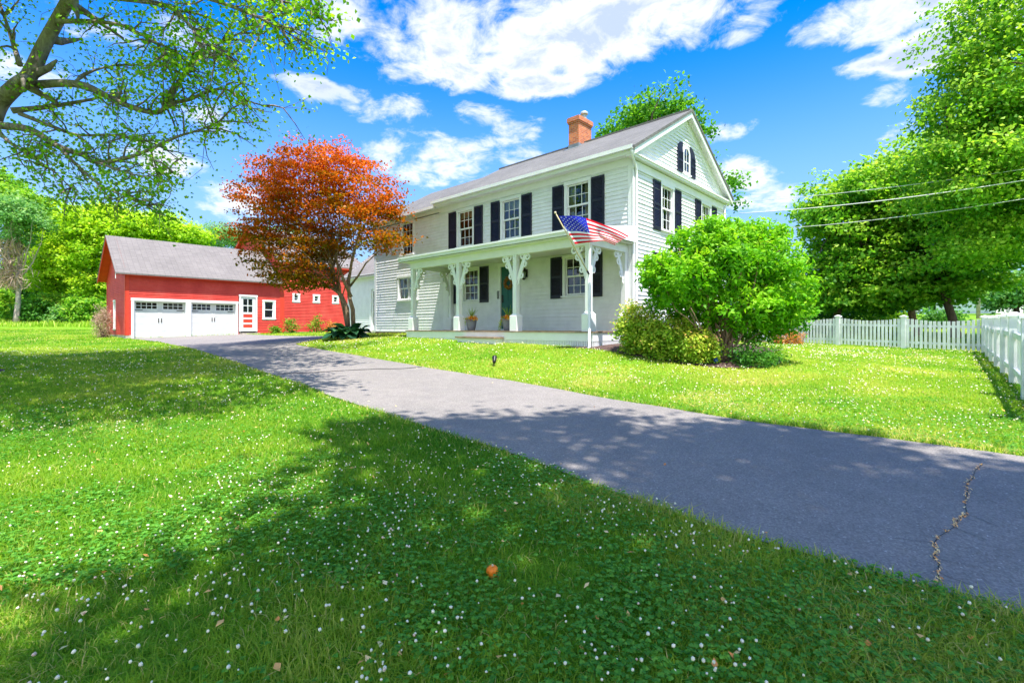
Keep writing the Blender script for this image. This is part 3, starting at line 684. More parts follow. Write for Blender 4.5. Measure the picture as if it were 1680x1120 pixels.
def window(root, F, sc, w, z0, z1, cols=3, rows=2, casing=.09, shut=None, key='f', off=OFF, mats=None, blind=0, curtain=False, mull=1, head=.10, louver=True, sill=.05, sashmat=None, shn='shutter'):
    """double-hung window: casing + sill + dark room box; sashes, panes, blind, curtains, shutters below it"""
    T = M['white'] if mats is None else mats
    OPEN.setdefault(key, []).append((sc-w/2-casing, sc+w/2+casing, z0-.09, z1+head))
    mb = MB(off); cz = .035
    fbox(mb, F, sc-w/2-casing, sc-w/2, -.02, cz, z0-.02, z1); fbox(mb, F, sc+w/2, sc+w/2+casing, -.02, cz, z0-.02, z1)
    fbox(mb, F, sc-w/2-casing-.012, sc+w/2+casing+.012, -.02, cz+.012, z1, z1+head)
    fbox(mb, F, sc-w/2-casing-.03, sc+w/2+casing+.03, -.05, cz+sill, z0-.07, z0-.02)
    fbox(mb, F, sc-w/2-casing, sc+w/2+casing, -.02, cz-.01, z0-.13, z0-.07)
    # jambs and room
    for a, b in ((sc-w/2-.02, sc-w/2), (sc+w/2, sc+w/2+.02)): fbox(mb, F, a, b, -.12, -.02, z0-.02, z1)
    D = -.55
    A = [F.p(sc-w/2-.02,D,z0-.05),F.p(sc+w/2+.02,D,z0-.05),F.p(sc+w/2+.02,D,z1+.05),F.p(sc-w/2-.02,D,z1+.05)]
    Bq = [F.p(sc-w/2-.02,-.1,z0-.05),F.p(sc+w/2+.02,-.1,z0-.05),F.p(sc+w/2+.02,-.1,z1+.05),F.p(sc-w/2-.02,-.1,z1+.05)]
    mb.poly(A, 1)
    for i in range(4): j = (i+1) % 4; mb.poly([A[i], A[j], Bq[j], Bq[i]], 1)
    win = mb.build('window', [T, M['interior']], root)
    S = T if sashmat is None else sashmat
    for m_ in range(mull):
        wa = sc-w/2 + m_*w/mull; wb = wa + w/mull
        if mull > 1:
            wa += .03 if m_ else 0; wb -= .03 if m_ < mull-1 else 0
        zm = (z0+z1)/2
        for (a, b, o, r_) in ((zm-.02, z1, -.025, rows), (z0, zm+.02, -.06, rows)):
            sb = MB(off); st = .042
            fbox(sb, F, wa, wa+st, o-.03, o, a, b); fbox(sb, F, wb-st, wb, o-.03, o, a, b)
            fbox(sb, F, wa+st, wb-st, o-.03, o, b-st, b); fbox(sb, F, wa+st, wb-st, o-.03, o, a, a+st*1.2)
            for i in range(1, cols):
                c = wa+st+(wb-wa-2*st)*i/cols; fbox(sb, F, c-.009, c+.009, o-.024, o-.004, a+st, b-st)
            for i in range(1, r_):
                c = a+st+(b-a-2*st)*i/r_; fbox(sb, F, wa+st, wb-st, o-.023, o-.005, c-.009, c+.009)
            sb.build('sash', S, win)
            pb = MB(off); q = [F.p(wa+.01,o-.014,a+.01),F.p(wb-.01,o-.014,a+.01),F.p(wb-.01,o-.014,b-.01),F.p(wa+.01,o-.014,b-.01)]
            if F.d.cross(F.n).z > 0: q.reverse()
            pb.poly(q); pb.build('pane', M['glass'], win)
    if blind:
        bb = MB(off); n = 14; top = z1-.02; bot = z1-(z1-z0)*blind
        k = max(3, int((top-bot)/.03))
        for i in range(k): fbox(bb, F, sc-w/2+.01, sc+w/2-.01, -.125, -.12, bot+(top-bot)*i/k, bot+(top-bot)*(i+.86)/k)
        bb.build('blind', M['blind'], win)
    if curtain:
        n = 16
        for sgn in (-1, 1):
            cb = MB(off); edge = sc+sgn*(w/2-.005)
            for i in range(n):
                fr0, fr1 = i/n, (i+1)/n; wd = w*.30
                a0 = edge-sgn*wd*fr0; a1 = edge-sgn*wd*fr1; o0 = -.15+.02*math.sin(fr0*22); o1 = -.15+.02*math.sin(fr1*22)
                cb.poly([F.p(a0,o0,z0),F.p(a1,o1,z0),F.p(a1,o1,z1),F.p(a0,o0,z1)])
            cb.build('curtain', M['curtain'], win)
    if shut:
        sw, gap = shut; sz0, sz1 = z0-.09, z1+.06
        for sgn in (-1, 1):
            e0 = sc+sgn*(w/2+casing+gap); e1 = e0+sgn*sw; a, b = min(e0, e1), max(e0, e1)
            sb = MB(off); st = .055; o0, o1 = .016, .05
            fbox(sb, F, a, a+st, o0, o1, sz0, sz1); fbox(sb, F, b-st, b, o0, o1, sz0, sz1)
            zmid = sz0+(sz1-sz0)*.52
            for c, d in ((sz0, sz0+.11), (zmid-.04, zmid+.04), (sz1-.07, sz1)): fbox(sb, F, a+st, b-st, o0, o1, c, d)
            for (c, d) in ((sz0+.11, zmid-.04), (zmid+.04, sz1-.07)):
                if louver:
                    k = int((d-c)/.042); fbox(sb, F, a+st, b-st, o0, o0+.004, c, d)
                    for i in range(k):
                        zz = c+(d-c)*i/k; hh = (d-c)/k
                        A = [F.p(a+st,o1-.006,zz),F.p(b-st,o1-.006,zz),F.p(b-st,o0+.008,zz+hh*1.1),F.p(a+st,o0+.008,zz+hh*1.1)]
                        Bq = [F.p(a+st,o0+.002,zz),F.p(b-st,o0+.002,zz),F.p(b-st,o1-.006,zz),F.p(a+st,o1-.006,zz)]
                        if F.d.cross(F.n).z > 0: A.reverse(); Bq.reverse()
                        sb.poly(A); sb.poly(Bq)
                else:
                    fbox(sb, F, a+st, b-st, o0, o1-.016, c, d)
            sb.build(shn, M['shutter'], win)
    return win

FA = Fr((0, 0), (-1, 0), (0, -1))     # street front: s = u to the left
GA = Fr((0, 0), (0, 1), (1, 0))       # gable side: s = v backwards
BK = Fr((0, 6.8), (-1, 0), (0, 1)); LF = Fr((-13.3, 0), (0, 1), (-1, 0))
shm = dict(shut=(.45, .015))
for sc, bl, cu in ((1.85, .0, True), (4.63, .22, False), (6.97, .18, False)):
    window(house, FA, sc, .80, 3.05, 4.36, key='f', blind=bl, curtain=cu, **shm)
for sc, cu in ((1.92, False), (6.67, True)):
    window(house, FA, sc, .80, .99, 2.13, key='f', curtain=cu, blind=.0, **shm)
window(house, FA, 10.72, .82, 3.12, 4.46, key='f')
window(house, FA, 10.7, 1.35, 1.2, 2.14, cols=2, rows=1, mull=2, key='f', curtain=True)
for sc in (2.09, 5.09):
    window(house, GA, sc, .74, 2.98, 4.30, key='g', curtain=(sc > 4), shut=(.47, .015))
    window(house, GA, sc, .74, .95, 2.16, key='g', shut=(.47, .015))
for sc in (2, 5, 8, 11): window(house, BK, sc, .8, 2.98, 4.3, key='b')
# front door opening
DS0, DS1, DZ1 = 4.30, 5.10, 2.10
OPEN['f'].append((DS0-.12, DS1+.12, -.4, DZ1+.14))
ZR, YE = 7.07, .30
SL = (ZR-4.93)/(3.4+YE)
def zroof(y): return ZR-SL*abs(y-3.4)
mb = MB(OFF)
siding(mb, FA, -.14, 4.52, lambda z: (.13, 13.2), OPEN['f'], .118, .019)
siding(mb, GA, -.14, 4.46, lambda z: (.13, 6.67), OPEN['g'], .118, .026)
OPEN['p'] = [(3.45-.36, 3.45+.36, 4.99, 5.92)]
def pspan(z):
    y = (z-(4.93-.30))/SL - YE
    return (max(.3, y), min(6.5, 6.8-y))
siding(mb, GA, 4.80, 6.75, pspan, OPEN['p'], .118, .026)
siding(mb, BK, -.14, 4.7, lambda z: (.1, 13.2), OPEN['b']); siding(mb, LF, -.14, 4.7, lambda z: (.1, 6.7), [])
def lspan(z):
    y = (z-4.5)/SL - .1
    return (max(.1, y), min(6.7, 6.8-y))
siding(mb, LF, 4.7, 6.7, lspan, [])
wall = mb.build('wall', M['siding'], house)
mb = MB(OFF)    # low brownstone foundation
mb.box(-13.27, -8.02, .005, .3, -.75, -.142); mb.box(-8.0, -.02, .02, .3, -1.2, -.142); mb.box(-.3, -.01, .3, 6.7, -1.2, -.142); mb.box(-13.27, -.3, 6.4, 6.75, -.9, -.142); mb.box(-13.26, -12.9, .3, 6.4, -.9, -.142)
mb.build('foundation', M['foundation'], house)
mb = MB(OFF)    # corner boards, frieze, cornices, pediment
fbox(mb, FA, 0, .13, -.02, .03, -.16, 4.5); fbox(mb, GA, -.03, .13, -.02, .03, -.16, 4.44)
fbox(mb, GA, 6.67, 6.83, -.02, .03, -.16, 4.44); fbox(mb, FA, 13.18, 13.33, -.02, .03, -.16, 4.6)
fbox(mb, FA, 7.93, 8.22, -.02, .06, -.09, 2.3); fbox(mb, FA, 0, 13.33, -.02, .035, -.19, -.142)
fbox(mb, FA, -.03, 8.5, -.02, .034, 4.5, 4.72); fbox(mb, FA, 8.5, 13.33, -.02, .034, 4.56, 4.70)
fbox(mb, GA, -.034, 6.83, -.02, .034, 4.44, 4.64); fbox(mb, GA, -.034, 6.83, -.02, .05, 4.40, 4.44)
# boxed eave of the main block (soffit + fascia), slimmer one on the wing
fbox(mb, FA, -.17, 8.5, -.1, YE-.02, 4.72, 4.76); fbox(mb, FA, -.19, 8.52, YE-.02, YE+.02, 4.70, 4.88)
fbox(mb, FA, 8.52, 13.48, -.1, .10, 4.70, 4.73); fbox(mb, FA, 8.52, 13.5, .10, .135, 4.68, 4.84)
# horizontal cornice of the pediment with a little sloped cap
fbox(mb, GA, -.31, 7.11, -.02, .17, 4.66, 4.72); fbox(mb, GA, -.33, 7.13, -.02, .20, 4.72, 4.78)
mb.hexa([GA.p(-.3,.205,4.78),GA.p(7.1,.205,4.78),GA.p(7.1,-.02,4.78),GA.p(-.3,-.02,4.78),GA.p(-.3,.2,4.785),GA.p(7.1,.2,4.785),GA.p(7.1,-.02,4.86),GA.p(-.3,-.02,4.86)])
# raking cornice: wide frieze board on the wall, soffit, fascia
for sg in (1, -1):
    def yy(y): return y if sg > 0 else 6.8-y
    def rk(y, o, dz): return GA.p(yy(y), o, 4.93+SL*(y+YE)+dz)
    ya, yb = -YE, 3.4
    for (d0, d1, o0, o1) in ((-.46, -.13, -.01, .028), (-.14, -.10, .0, .22), (-.26, -.03, .19, .235)):
        y0 = ya if d1 > -.3 and o1 > .1 else .02
        q = [rk(y0,o1,d0),rk(yb,o1,d0),rk(yb,o0,d0),rk(y0,o0,d0),rk(y0,o1,d1),rk(yb,o1,d1),rk(yb,o0,d1),rk(y0,o0,d1)]
        mb.hexa(q)
trim = mb.build('trim', M['white'], house)
# roof: main gable + slightly lower wing, both slabs with thickness
mb = MB(OFF)
def gable_roof(mb, x0, x1, eave_y, zr, sl, th=.09, depth=6.8, mat=0):
    mid = depth/2
    for sg in (1, -1):
        def pt(x, y, dz): return Vector((x, y if sg > 0 else depth-y, zr-sl*(mid-y)+dz))
        q = [pt(x0,eave_y,-th),pt(x1,eave_y,-th),pt(x1,mid,-th),pt(x0,mid,-th),pt(x0,eave_y,0),pt(x1,eave_y,0),pt(x1,mid,0),pt(x0,mid,0)]
        if sg < 0: q = [q[i] for i in (1,0,3,2,5,4,7,6)]
        mb.hexa(q, mat)
gable_roof(mb, -8.55, .26, -YE-.06, ZR, SL)
gable_roof(mb, -13.56, -8.50, -.17, ZR-.13, (ZR-.13-4.82)/3.57)
mb.box(-8.5, .2, 3.30, 3.50, ZR-.045, ZR+.012)
roof = mb.build('roof', M['roof'], house)
# chimney on the ridge
mb = MB(OFF); cx0, cx1, cy0, cy1 = -4.38, -3.92, 2.95, 3.79
mb.box(cx0, cx1, cy0, cy1, 6.3, 7.84, 0); mb.box(cx0-.03, cx1+.03, cy0-.03, cy1+.03, 7.74, 7.80, 0); mb.box(cx0-.055, cx1+.055, cy0-.055, cy1+.055, 7.80, 7.95, 0)
mb.box(cx0-.03, cx1+.03, cy0-.03, cy1+.03, 7.95, 7.985, 0)
mb.box(cx0-.016, cx1+.016, cy0-.02, cy1+.016, 6.35, 6.95, 1); mb.box(cx0-.02, cx1+.02, cy1-.3, cy1+.02, 6.6, 7.02, 1)
mb.hexa([(cx0-.14,cy0-.16,zroof(cy0-.16)+.004),(cx1+.1,cy0-.16,zroof(cy0-.16)+.004),(cx1+.1,cy0+.4,zroof(cy0+.4)+.004),(cx0-.14,cy0+.4,zroof(cy0+.4)+.004),(cx0-.14,cy0-.16,zroof(cy0-.16)+.012),(cx1+.1,cy0-.16,zroof(cy0-.16)+.012),(cx1+.1,cy0+.4,zroof(cy0+.4)+.012),(cx0-.14,cy0+.4,zroof(cy0+.4)+.012)], 1)
mb.lathe([(.10,7.97),(.10,8.12),(.085,8.13),(.085,8.2),(.15,8.21),(.15,8.25),(.13,8.30),(.06,8.34),(.0,8.35)], (-4.05, 3.5, 0), 14, 2)
mb.build('chimney', [M['brick'], M['lead'], M['galv']], roof)
# gutters and downspouts
mb = MB(OFF)
def gutter(mb, s0, s1, o, z):
    for (a, b, c, d) in ((o, o+.012, z-.05, z), (o, o+.10, z-.10, z-.088), (o+.088, o+.105, z-.10, z+.006)): fbox(mb, FA, s0, s1, a, b, c, d)
gutter(mb, -.22, 8.56, YE+.022, 4.905); gutter(mb, 8.58, 13.5, .138, 4.80)
mb.build('gutter', M['white'], house)
mb = MB(OFF)
mb.tube([(.17,-.36,4.82),(.17,-.36,4.74),(.14,-.25,4.62),(.10,-.06,4.50),(.075,.06,4.38),(.075,.085,4.2),(.075,.085,-.6),(.10,.0,-.70),(.12,-.2,-.72)], .036, 8)
mb.build('downspout', M['white'], house, True)
mb = MB(OFF)
mb.tube([(.10,6.95,4.82),(.09,6.86,4.6),(.075,6.73,4.45),(.075,6.72,-.5)], .036, 8); mb.build('downspout', M['white'], house, True)
# arched attic window
def arch_pts(sc, hw, z0, zs, n=10):
    return [(sc-hw, z0), (sc+hw, z0)] + [(sc+hw*math.cos(a), zs+hw*math.sin(a)) for a in np.linspace(0, math.pi, n+1)]
sc, hw, z0, zs = 3.45, .19, 5.06, 5.66
mb = MB(OFF); out = arch_pts(sc, hw+.085, z0-.03, zs); inn = arch_pts(sc, hw, z0, zs)
n = len(out)
for i in range(n):
    j = (i+1) % n
    a, b, c, d = out[i], out[j], inn[j], inn[i]
    mb.hexa([GA.p(a[0],.04,a[1]),GA.p(b[0],.04,b[1]),GA.p(c[0],.04,c[1]),GA.p(d[0],.04,d[1]),GA.p(a[0],-.03,a[1]),GA.p(b[0],-.03,b[1]),GA.p(c[0],-.03,c[1]),GA.p(d[0],-.03,d[1])][::-1])
fbox(mb, GA, sc-.32, sc+.32, 0, .07, z0-.07, z0-.03)
fbox(mb, GA, sc-.36, sc+.36, -.01, .006, z0-.07, 5.95)     # backing board behind casing and shutters
mb.poly([GA.p(s, .0085, z) for s, z in arch_pts(sc, hw+.01, z0-.01, zs)][::-1], 1)
aw = mb.build('arched_window', [M['white'], M['interior']], house)
mb = MB(OFF)
fbox(mb, GA, sc-.012, sc+.012, .012, .03, z0, zs+hw); fbox(mb, GA, sc-hw, sc+hw, .011, .031, 5.38, 5.42)
for i in (1,): fbox(mb, GA, sc-hw, sc+hw, .012, .028, z0, z0+.04)
mb.build('sash', M['white'], aw)
mb = MB(OFF); mb.poly([GA.p(s, .02, z) for s, z in arch_pts(sc, hw, z0, zs)]); mb.build('pane', M['glass'], aw)
for sg in (-1, 1):
    mb = MB(OFF); e0 = sc+sg*(hw+.095); wd = .40
    prof = [(e0, z0-.06), (e0+sg*wd, z0-.06)] + [(e0+sg*wd*(math.cos(a)), zs+.33*math.sin(a)) for a in np.linspace(0, math.pi/2, 7)]
    pr = [GA.p(s, .012, z) for s, z in prof]
    mb.prism(pr if sg < 0 else pr[::-1], GA.n*.022)
    a, b = sorted((e0, e0+sg*wd)); fbox(mb, GA, a, a+.05, .03, .052, z0-.06, 5.66); fbox(mb, GA, b-.05, b, .03, .052, z0-.06, 5.66)
    for c in (z0-.06, 5.33, 5.62): fbox(mb, GA, a+.05, b-.05, .03, .051, c, c+.07)
    for i in range(18):
        c = z0+.02+i*.034
        if abs(c-5.36) < .06 or c > 5.6: continue
        fbox(mb, GA, a+.05, b-.05, .03, .044, c, c+.018)
    mb.build('shutter', M['shutter'], aw)
# front door
mb = MB(OFF)
fbox(mb, FA, DS0-.12, DS0, -.02, .04, -.095, DZ1); fbox(mb, FA, DS1, DS1+.12, -.02, .04, -.095, DZ1); fbox(mb, FA, DS0-.13, DS1+.13, -.02, .055, DZ1, DZ1+.14)
fbox(mb, FA, DS0, DS1, -.04, .05, -.098, -.06)
mb.build('door_frame', M['white'], house)
mb = MB(OFF); fbox(mb, FA, DS0, DS1, -.05, -.01, -.06, DZ1)
for a, b in ((DS0+.1, (DS0+DS1)/2-.05), ((DS0+DS1)/2+.05, DS1-.1)):
    for c, d in ((.08, .78), (.9, 1.95)): fbox(mb, FA, a, b, -.012, -.003, c, d); fbox(mb, FA, a+.04, b-.04, -.005, .004, c+.04, d-.04)
door = mb.build('door', M['teal'], house)
mb = MB(OFF); fbox(mb, FA, DS1-.10, DS1-.04, -.01, .006, .86, 1.12); mb.tube([FA.p(DS1-.07,.01,.94),FA.p(DS1-.07,.05,.94),FA.p(DS1-.16,.055,.94)], .012, 6); mb.lathe([(.03,1.06),(.03,1.09)], FA.p(DS1-.07,.01,0), 8)
mb.build('handle', M['dark'], door)
mb = MB(OFF)
for q in (.0, .06): mb.tube([FA.p(DS1+.06+q,.045,1.0),FA.p(DS1+.06+q,.075,1.03),FA.p(DS1+.06+q,.075,1.24),FA.p(DS1+.06+q,.045,1.27)], .012, 6)
mb.build('door_pull', M['dark'], house)
# porch lamp
mb = MB(OFF); lc = FA.p(3.92, .14, 0)
fbox(mb, FA, 3.86, 3.98, .012, .03, 1.66, 1.92); mb.tube([FA.p(3.92,.03,1.90),FA.p(3.92,.10,1.97),FA.p(3.92,.14,1.95)], .012, 6)
mb.lathe([(.0,1.96),(.02,1.95),(.05,1.92),(.095,1.86),(.10,1.85)], lc, 6); mb.lathe([(.07,1.60),(.075,1.615),(.03,1.57),(.0,1.56)], lc, 6)
for k in range(6):
    a = math.pi/3*k; mb.tube([lc+Vector((.09*math.cos(a),.09*math.sin(a),1.855)), lc+Vector((.068*math.cos(a),.068*math.sin(a),1.61))], .007, 4)
lamp = mb.build('porch_lamp', M['dark'], house)
mb = MB(OFF); mb.lathe([(.06,1.62),(.082,1.85)], lc, 6); mb.build('lamp_glass', M['glass'], lamp)
mb = MB(OFF); mb.lathe([(.018,1.62),(.022,1.66),(.022,1.75),(.008,1.80)], lc, 8); mb.build('bulb', M['white'], lamp, True)

# ---- porch
mb = MB(OFF)
nb = 22
for i in range(nb):                                    # floor boards run along the house
    y0 = -2.03 + 2.0*i/nb; y1 = -2.03 + 2.0*(i+1)/nb - .006
    mb.box(-7.92, .04, y0, y1, -.135, -.100+random.uniform(-.001, .001))
mb.build('porch_floor', M['deck'], house)
mb = MB(OFF)
for (x0, x1, y0, y1) in ((-7.9, .02, -1.99, -1.95), (-.02, .02, -1.95, -.05), (-7.9, -7.86, -1.95, -.05)):
    mb.box(x0, x1, y0, y1, -.345, -.137)
    mb.box(x0-.01, x1+.01, y0-.01, y1+.01, -.165, -.137) if y1-y0 < .1 else None
mb.box(-7.9, .02, -2.0, -1.94, -.62, -.50)
x = -7.88
while x < .0:
    mb.box(x, x+.032, -1.985, -1.962, -.62, -.345); x += .055
y = -1.93
while y < -.1:
    mb.box(-.015, .015, y, y+.032, -.62, -.345); y += .055
mb.box(-.012, -.006, -1.93, -.1, -.62, -.345); mb.box(-7.88, .0, -1.955, -1.95, -.62, -.345)
mb.build('porch_skirt', M['white'], house)
mb = MB(OFF)
mb.box(-4.74, -3.03, -2.40, -2.0, -.325, -.275, 1); mb.box(-4.70, -3.07, -2.33, -2.01, -.62, -.325, 0)
mb.build('porch_step', [M['white'], M['deck']], house)
mb = MB(OFF)   # beam, ceiling, fascia
BZ0, BZ1 = 2.075, 2.30
mb.box(-7.78, -.12, -1.91, -1.76, BZ0, BZ1); mb.box(-.28, -.13, -1.76, -.02, BZ0, BZ1); mb.box(-7.77, -7.62, -1.76, -.02, BZ0, BZ1)
mb.box(-7.62, -.28, -1.76, -.04, 2.255, 2.285)
mb.box(-8.02, .06, -2.12, -1.91, 2.30, 2.33); mb.box(-.12, .06, -1.91, -.03, 2.30, 2.33); mb.box(-8.02, -7.78, -1.91, -.03, 2.30, 2.33)
mb.build('porch_beam', M['white'], house)
mb = MB(OFF)
q = [(-8.1,-2.17,2.40),(.12,-2.17,2.40),(.12,-.02,2.72),(-8.1,-.02,2.72)]
mb.hexa(q+[(a, b, c+.05) for a, b, c in q])
proof = mb.build('porch_roof', M['roof'], house)
mb = MB(OFF); mb.box(-8.12, .14, -2.20, -2.165, 2.33, 2.462); mb.box(-8.12, .14, -2.235, -2.2, 2.42, 2.475)
for x0 in (.10, -8.11):
    mb.hexa([(x0,-2.165,2.33),(x0+.03,-2.165,2.33),(x0+.03,-.02,2.33),(x0,-.02,2.33),(x0,-2.165,2.47),(x0+.03,-2.165,2.47),(x0+.03,-.02,2.79),(x0,-.02,2.79)])
mb.build('fascia', M['white'], proof)
def spiral(c, ax, az, r0, turns, n=16, ph=0, sg=1):
    return [c + ax*(r0*(1-.62*t)*math.cos(ph+sg*turns*6.283*t)) + az*(r0*(1-.62*t)*math.sin(ph+sg*turns*6.283*t)) for t in np.linspace(0, 1, n)]
def bracket(post, base, ax):
    """sawn S-scroll bracket rising from the post to the beam along ax"""
    mb = MB(OFF); az = Vector((0, 0, 1)); th = ax.cross(az)*.035; X = lambda a, z: base + ax*a*.84 + az*z*.95
    main = []
    for t in np.linspace(0, 1, 20):
        a = .03 + .07*math.sin(t*math.pi*.9) + .30*t**1.9; z = -.78 + .74*t
        main.append(X(a, z))
    mb.strip(main, [.085+.04*math.sin(t*3.14) for t in np.linspace(0, 1, 20)], th)
    mb.strip(spiral(X(.24, -.06), ax, az, .105, 1.15, 18, 0), .05, th*.96)
    mb.strip(spiral(X(.44, -.10), ax, az, .095, 1.1, 18, math.pi*.6, -1), .048, th*.96)
    mb.strip(spiral(X(.145, -.62), ax, az, .085, 1.05, 16, -math.pi*.5), .045, th*.94)
    mb.strip(spiral(X(.30, -.30), ax, az, .085, 1.0, 16, math.pi*.4, -1), .044, th*.92)
    mb.strip([X(.0, -.72), X(.05, -.80), X(.05, -.86), X(.01, -.90)], .04, th*.9)
    mb.strip([X(.03, -.012), X(.52, -.012)], .022, th*1.04)
    mb.build('bracket', M['white'], post)
PY = -1.835
def post(x, y, brs):
    mb = MB(OFF); h = .068
    mb.box(x-h, x+h, y-h, y+h, .40, BZ0)
    mb.box(x-.13, x+.13, y-.13, y+.13, -.10, .33)
    a, b = .13, h
    mb.hexa([(x-a,y-a,.33),(x+a,y-a,.33),(x+a,y+a,.33),(x-a,y+a,.33),(x-b,y-b,.40),(x+b,y-b,.40),(x+b,y+b,.40),(x-b,y+b,.40)])
    p = mb.build('porch_post', M['white'], house)
    for ax in brs: bracket(p, Vector((x, y, BZ0)) + ax*h, ax)
X_, Y_ = Vector((1, 0, 0)), Vector((0, 1, 0))
post(-.20, PY, [-X_, Y_]); post(-2.70, PY, [-X_, X_]); post(-5.20, PY, [-X_, X_]); post(-7.70, PY, [X_, Y_])
post(-.20, -.10, [-Y_]); post(-7.70, -.10, [-Y_])
mb = MB(OFF)
mb.tube([(.0,-2.16,2.38),(.0,-2.14,2.25),(-.03,-2.06,2.10),(-.035,-2.05,1.9),(-.035,-2.05,-.48),(-.02,-2.12,-.53)], .038, 8)
mb.build('downspout', M['white'], house, True)

# ------------------------------------------------------------------ flag on its pole, planted in the corner post
flag = empty('flag', P(966, 449, 11.95), 0, 'red white and blue starred flag flying from a wooden pole on the corner porch post', 'flag')
FO = Vector(flag.location)
pb, pt_ = P(966, 449, 11.99), P(911, 349, 11.12)
mb = MB(FO); mb.tube([pb, pt_], .014, 8); mb.lathe([(.0,-.03),(.026,-.015),(.03,.0),(.02,.022),(.0,.03)], pt_, 10)
dirp = (pb-pt_).normalized(); mb.tube([pb-dirp*.10, pb+dirp*.01], .024, 8, 1)
mb.build('flagpole', [M['gold'], M['dark']], flag, True)
def fpt(s, t):
    top = [(917,354.5),(940,354),(962,358),(985,366),(1008,376),(1031,388)]; bot = [(943.5,400.5),(958,398.5),(974,396.5),(988,394.5),(999,397.5),(1010,402)]
    def cur(c, s):
        k = min(int(s*5), 4); f = s*5-k
        p0, p1, p2, p3 = c[max(k-1,0)], c[k], c[k+1], c[min(k+2,5)]
        return tuple(.5*((2*p1[i])+(-p0[i]+p2[i])*f+(2*p0[i]-5*p1[i]+4*p2[i]-p3[i])*f*f+(-p0[i]+3*p1[i]-3*p2[i]+p3[i])*f**3) for i in (0, 1))
    a, b = cur(top, s), cur(bot, s)
    px = a[0]+(b[0]-a[0])*t; py = a[1]+(b[1]-a[1])*t
    py += 5.0*math.sin(s*math.pi)*math.sin(t*math.pi)*(.3+s) ; px += 2*math.sin(s*9+t*3)*s
    Yd = 11.14 + .46*t*(1-s*.3) + .16*s + .10*math.sin(s*10-t*3.2)*min(1, s*3) + .16*s*math.sin(t*5.5+.4)
    return P(px, py, Yd)
NS, NT = 40, 26
mb = MB(FO)
for i in range(NS):
    for j in range(NT):
        s0, s1, t0, t1 = i/NS, (i+1)/NS, j/NT, (j+1)/NT
        stripe = int((j+.5)/NT*13) % 2; can = i < NS*.4 and j < 14
        mb.poly([fpt(s0,t1), fpt(s1,t1), fpt(s1,t0), fpt(s0,t0)], 2 if can else (1 if stripe else 0))
def cloth(name, col):
    m, nt, b = newmat(name); b.inputs['Base Color'].default_value = (*col, 1); b.inputs['Roughness'].default_value = .7; b.inputs['Specular IOR Level'].default_value = .2
    t = nt.nodes.new('ShaderNodeBsdfTranslucent'); t.inputs['Color'].default_value = (*col, 1); x = nt.nodes.new('ShaderNodeMixShader'); x.inputs[0].default_value = .5
    nt.links.new(b.outputs[0], x.inputs[1]); nt.links.new(t.outputs[0], x.inputs[2]); nt.links.new(x.outputs[0], nt.nodes['Material Output'].inputs['Surface']); return m
fm = [cloth('flag_red', (.78, .015, .03)), cloth('flag_white', (.88, .88, .88)), cloth('flag_blue', (.03, .04, .45))]
fl = mb.build('flag_cloth', fm, flag, True)
mb = MB(FO)
for r in range(9):
    for c in range(6 if r % 2 == 0 else 5):
        s = .4*((c*2+1+(r % 2))/12); t = (7/13)*((r+1)/10)
        e = .006; p = fpt(s, t); a = (fpt(s+e, t)-p).normalized(); b = (fpt(s, t+e)-p).normalized(); nrm = a.cross(b).normalized()
        if nrm.y > 0: nrm = -nrm
        for side in (1, -1):
            q = p + nrm*.004*side
            pts = [q + (a*math.sin(k*math.pi/5) - b*math.cos(k*math.pi/5))*(.026 if k % 2 == 0 else .0105) for k in range(10)]
            cen = q
            for k in range(10): mb.poly([cen, pts[k], pts[(k+1) % 10]])
mb.build('stars', fm[1], fl, uv=False)

# wreath on the door
wr = empty('wreath', C0 + U*4.70 + V*-.03 + Vector((0, 0, H+1.52)), HOUSE_ROT, 'round twig and leaf wreath hanging on the teal front door', 'wreath')
n = 700; a = rng.uniform(0, 6.283, n); rr = .17+rng.normal(0, .03, n)
c = np.c_[rr*np.cos(a), rng.uniform(-.05, .0, n), rr*np.sin(a)]; ax = np.c_[-np.sin(a), rng.normal(0, .3, n), np.cos(a)]+rng.normal(0, .5, (n, 3))
leaf_obj('leaves', M['wreath'], c, randu(n, rng), unit(ax), rng.uniform(.05, .09, n), .022, rng.random(n), wr)
mb = MB(); mb.tube([(.17*math.cos(k), -.02, .17*math.sin(k)) for k in np.linspace(0, 6.283, 25)], .02, 6); mb.build('ring', M['barkwarm'], wr)

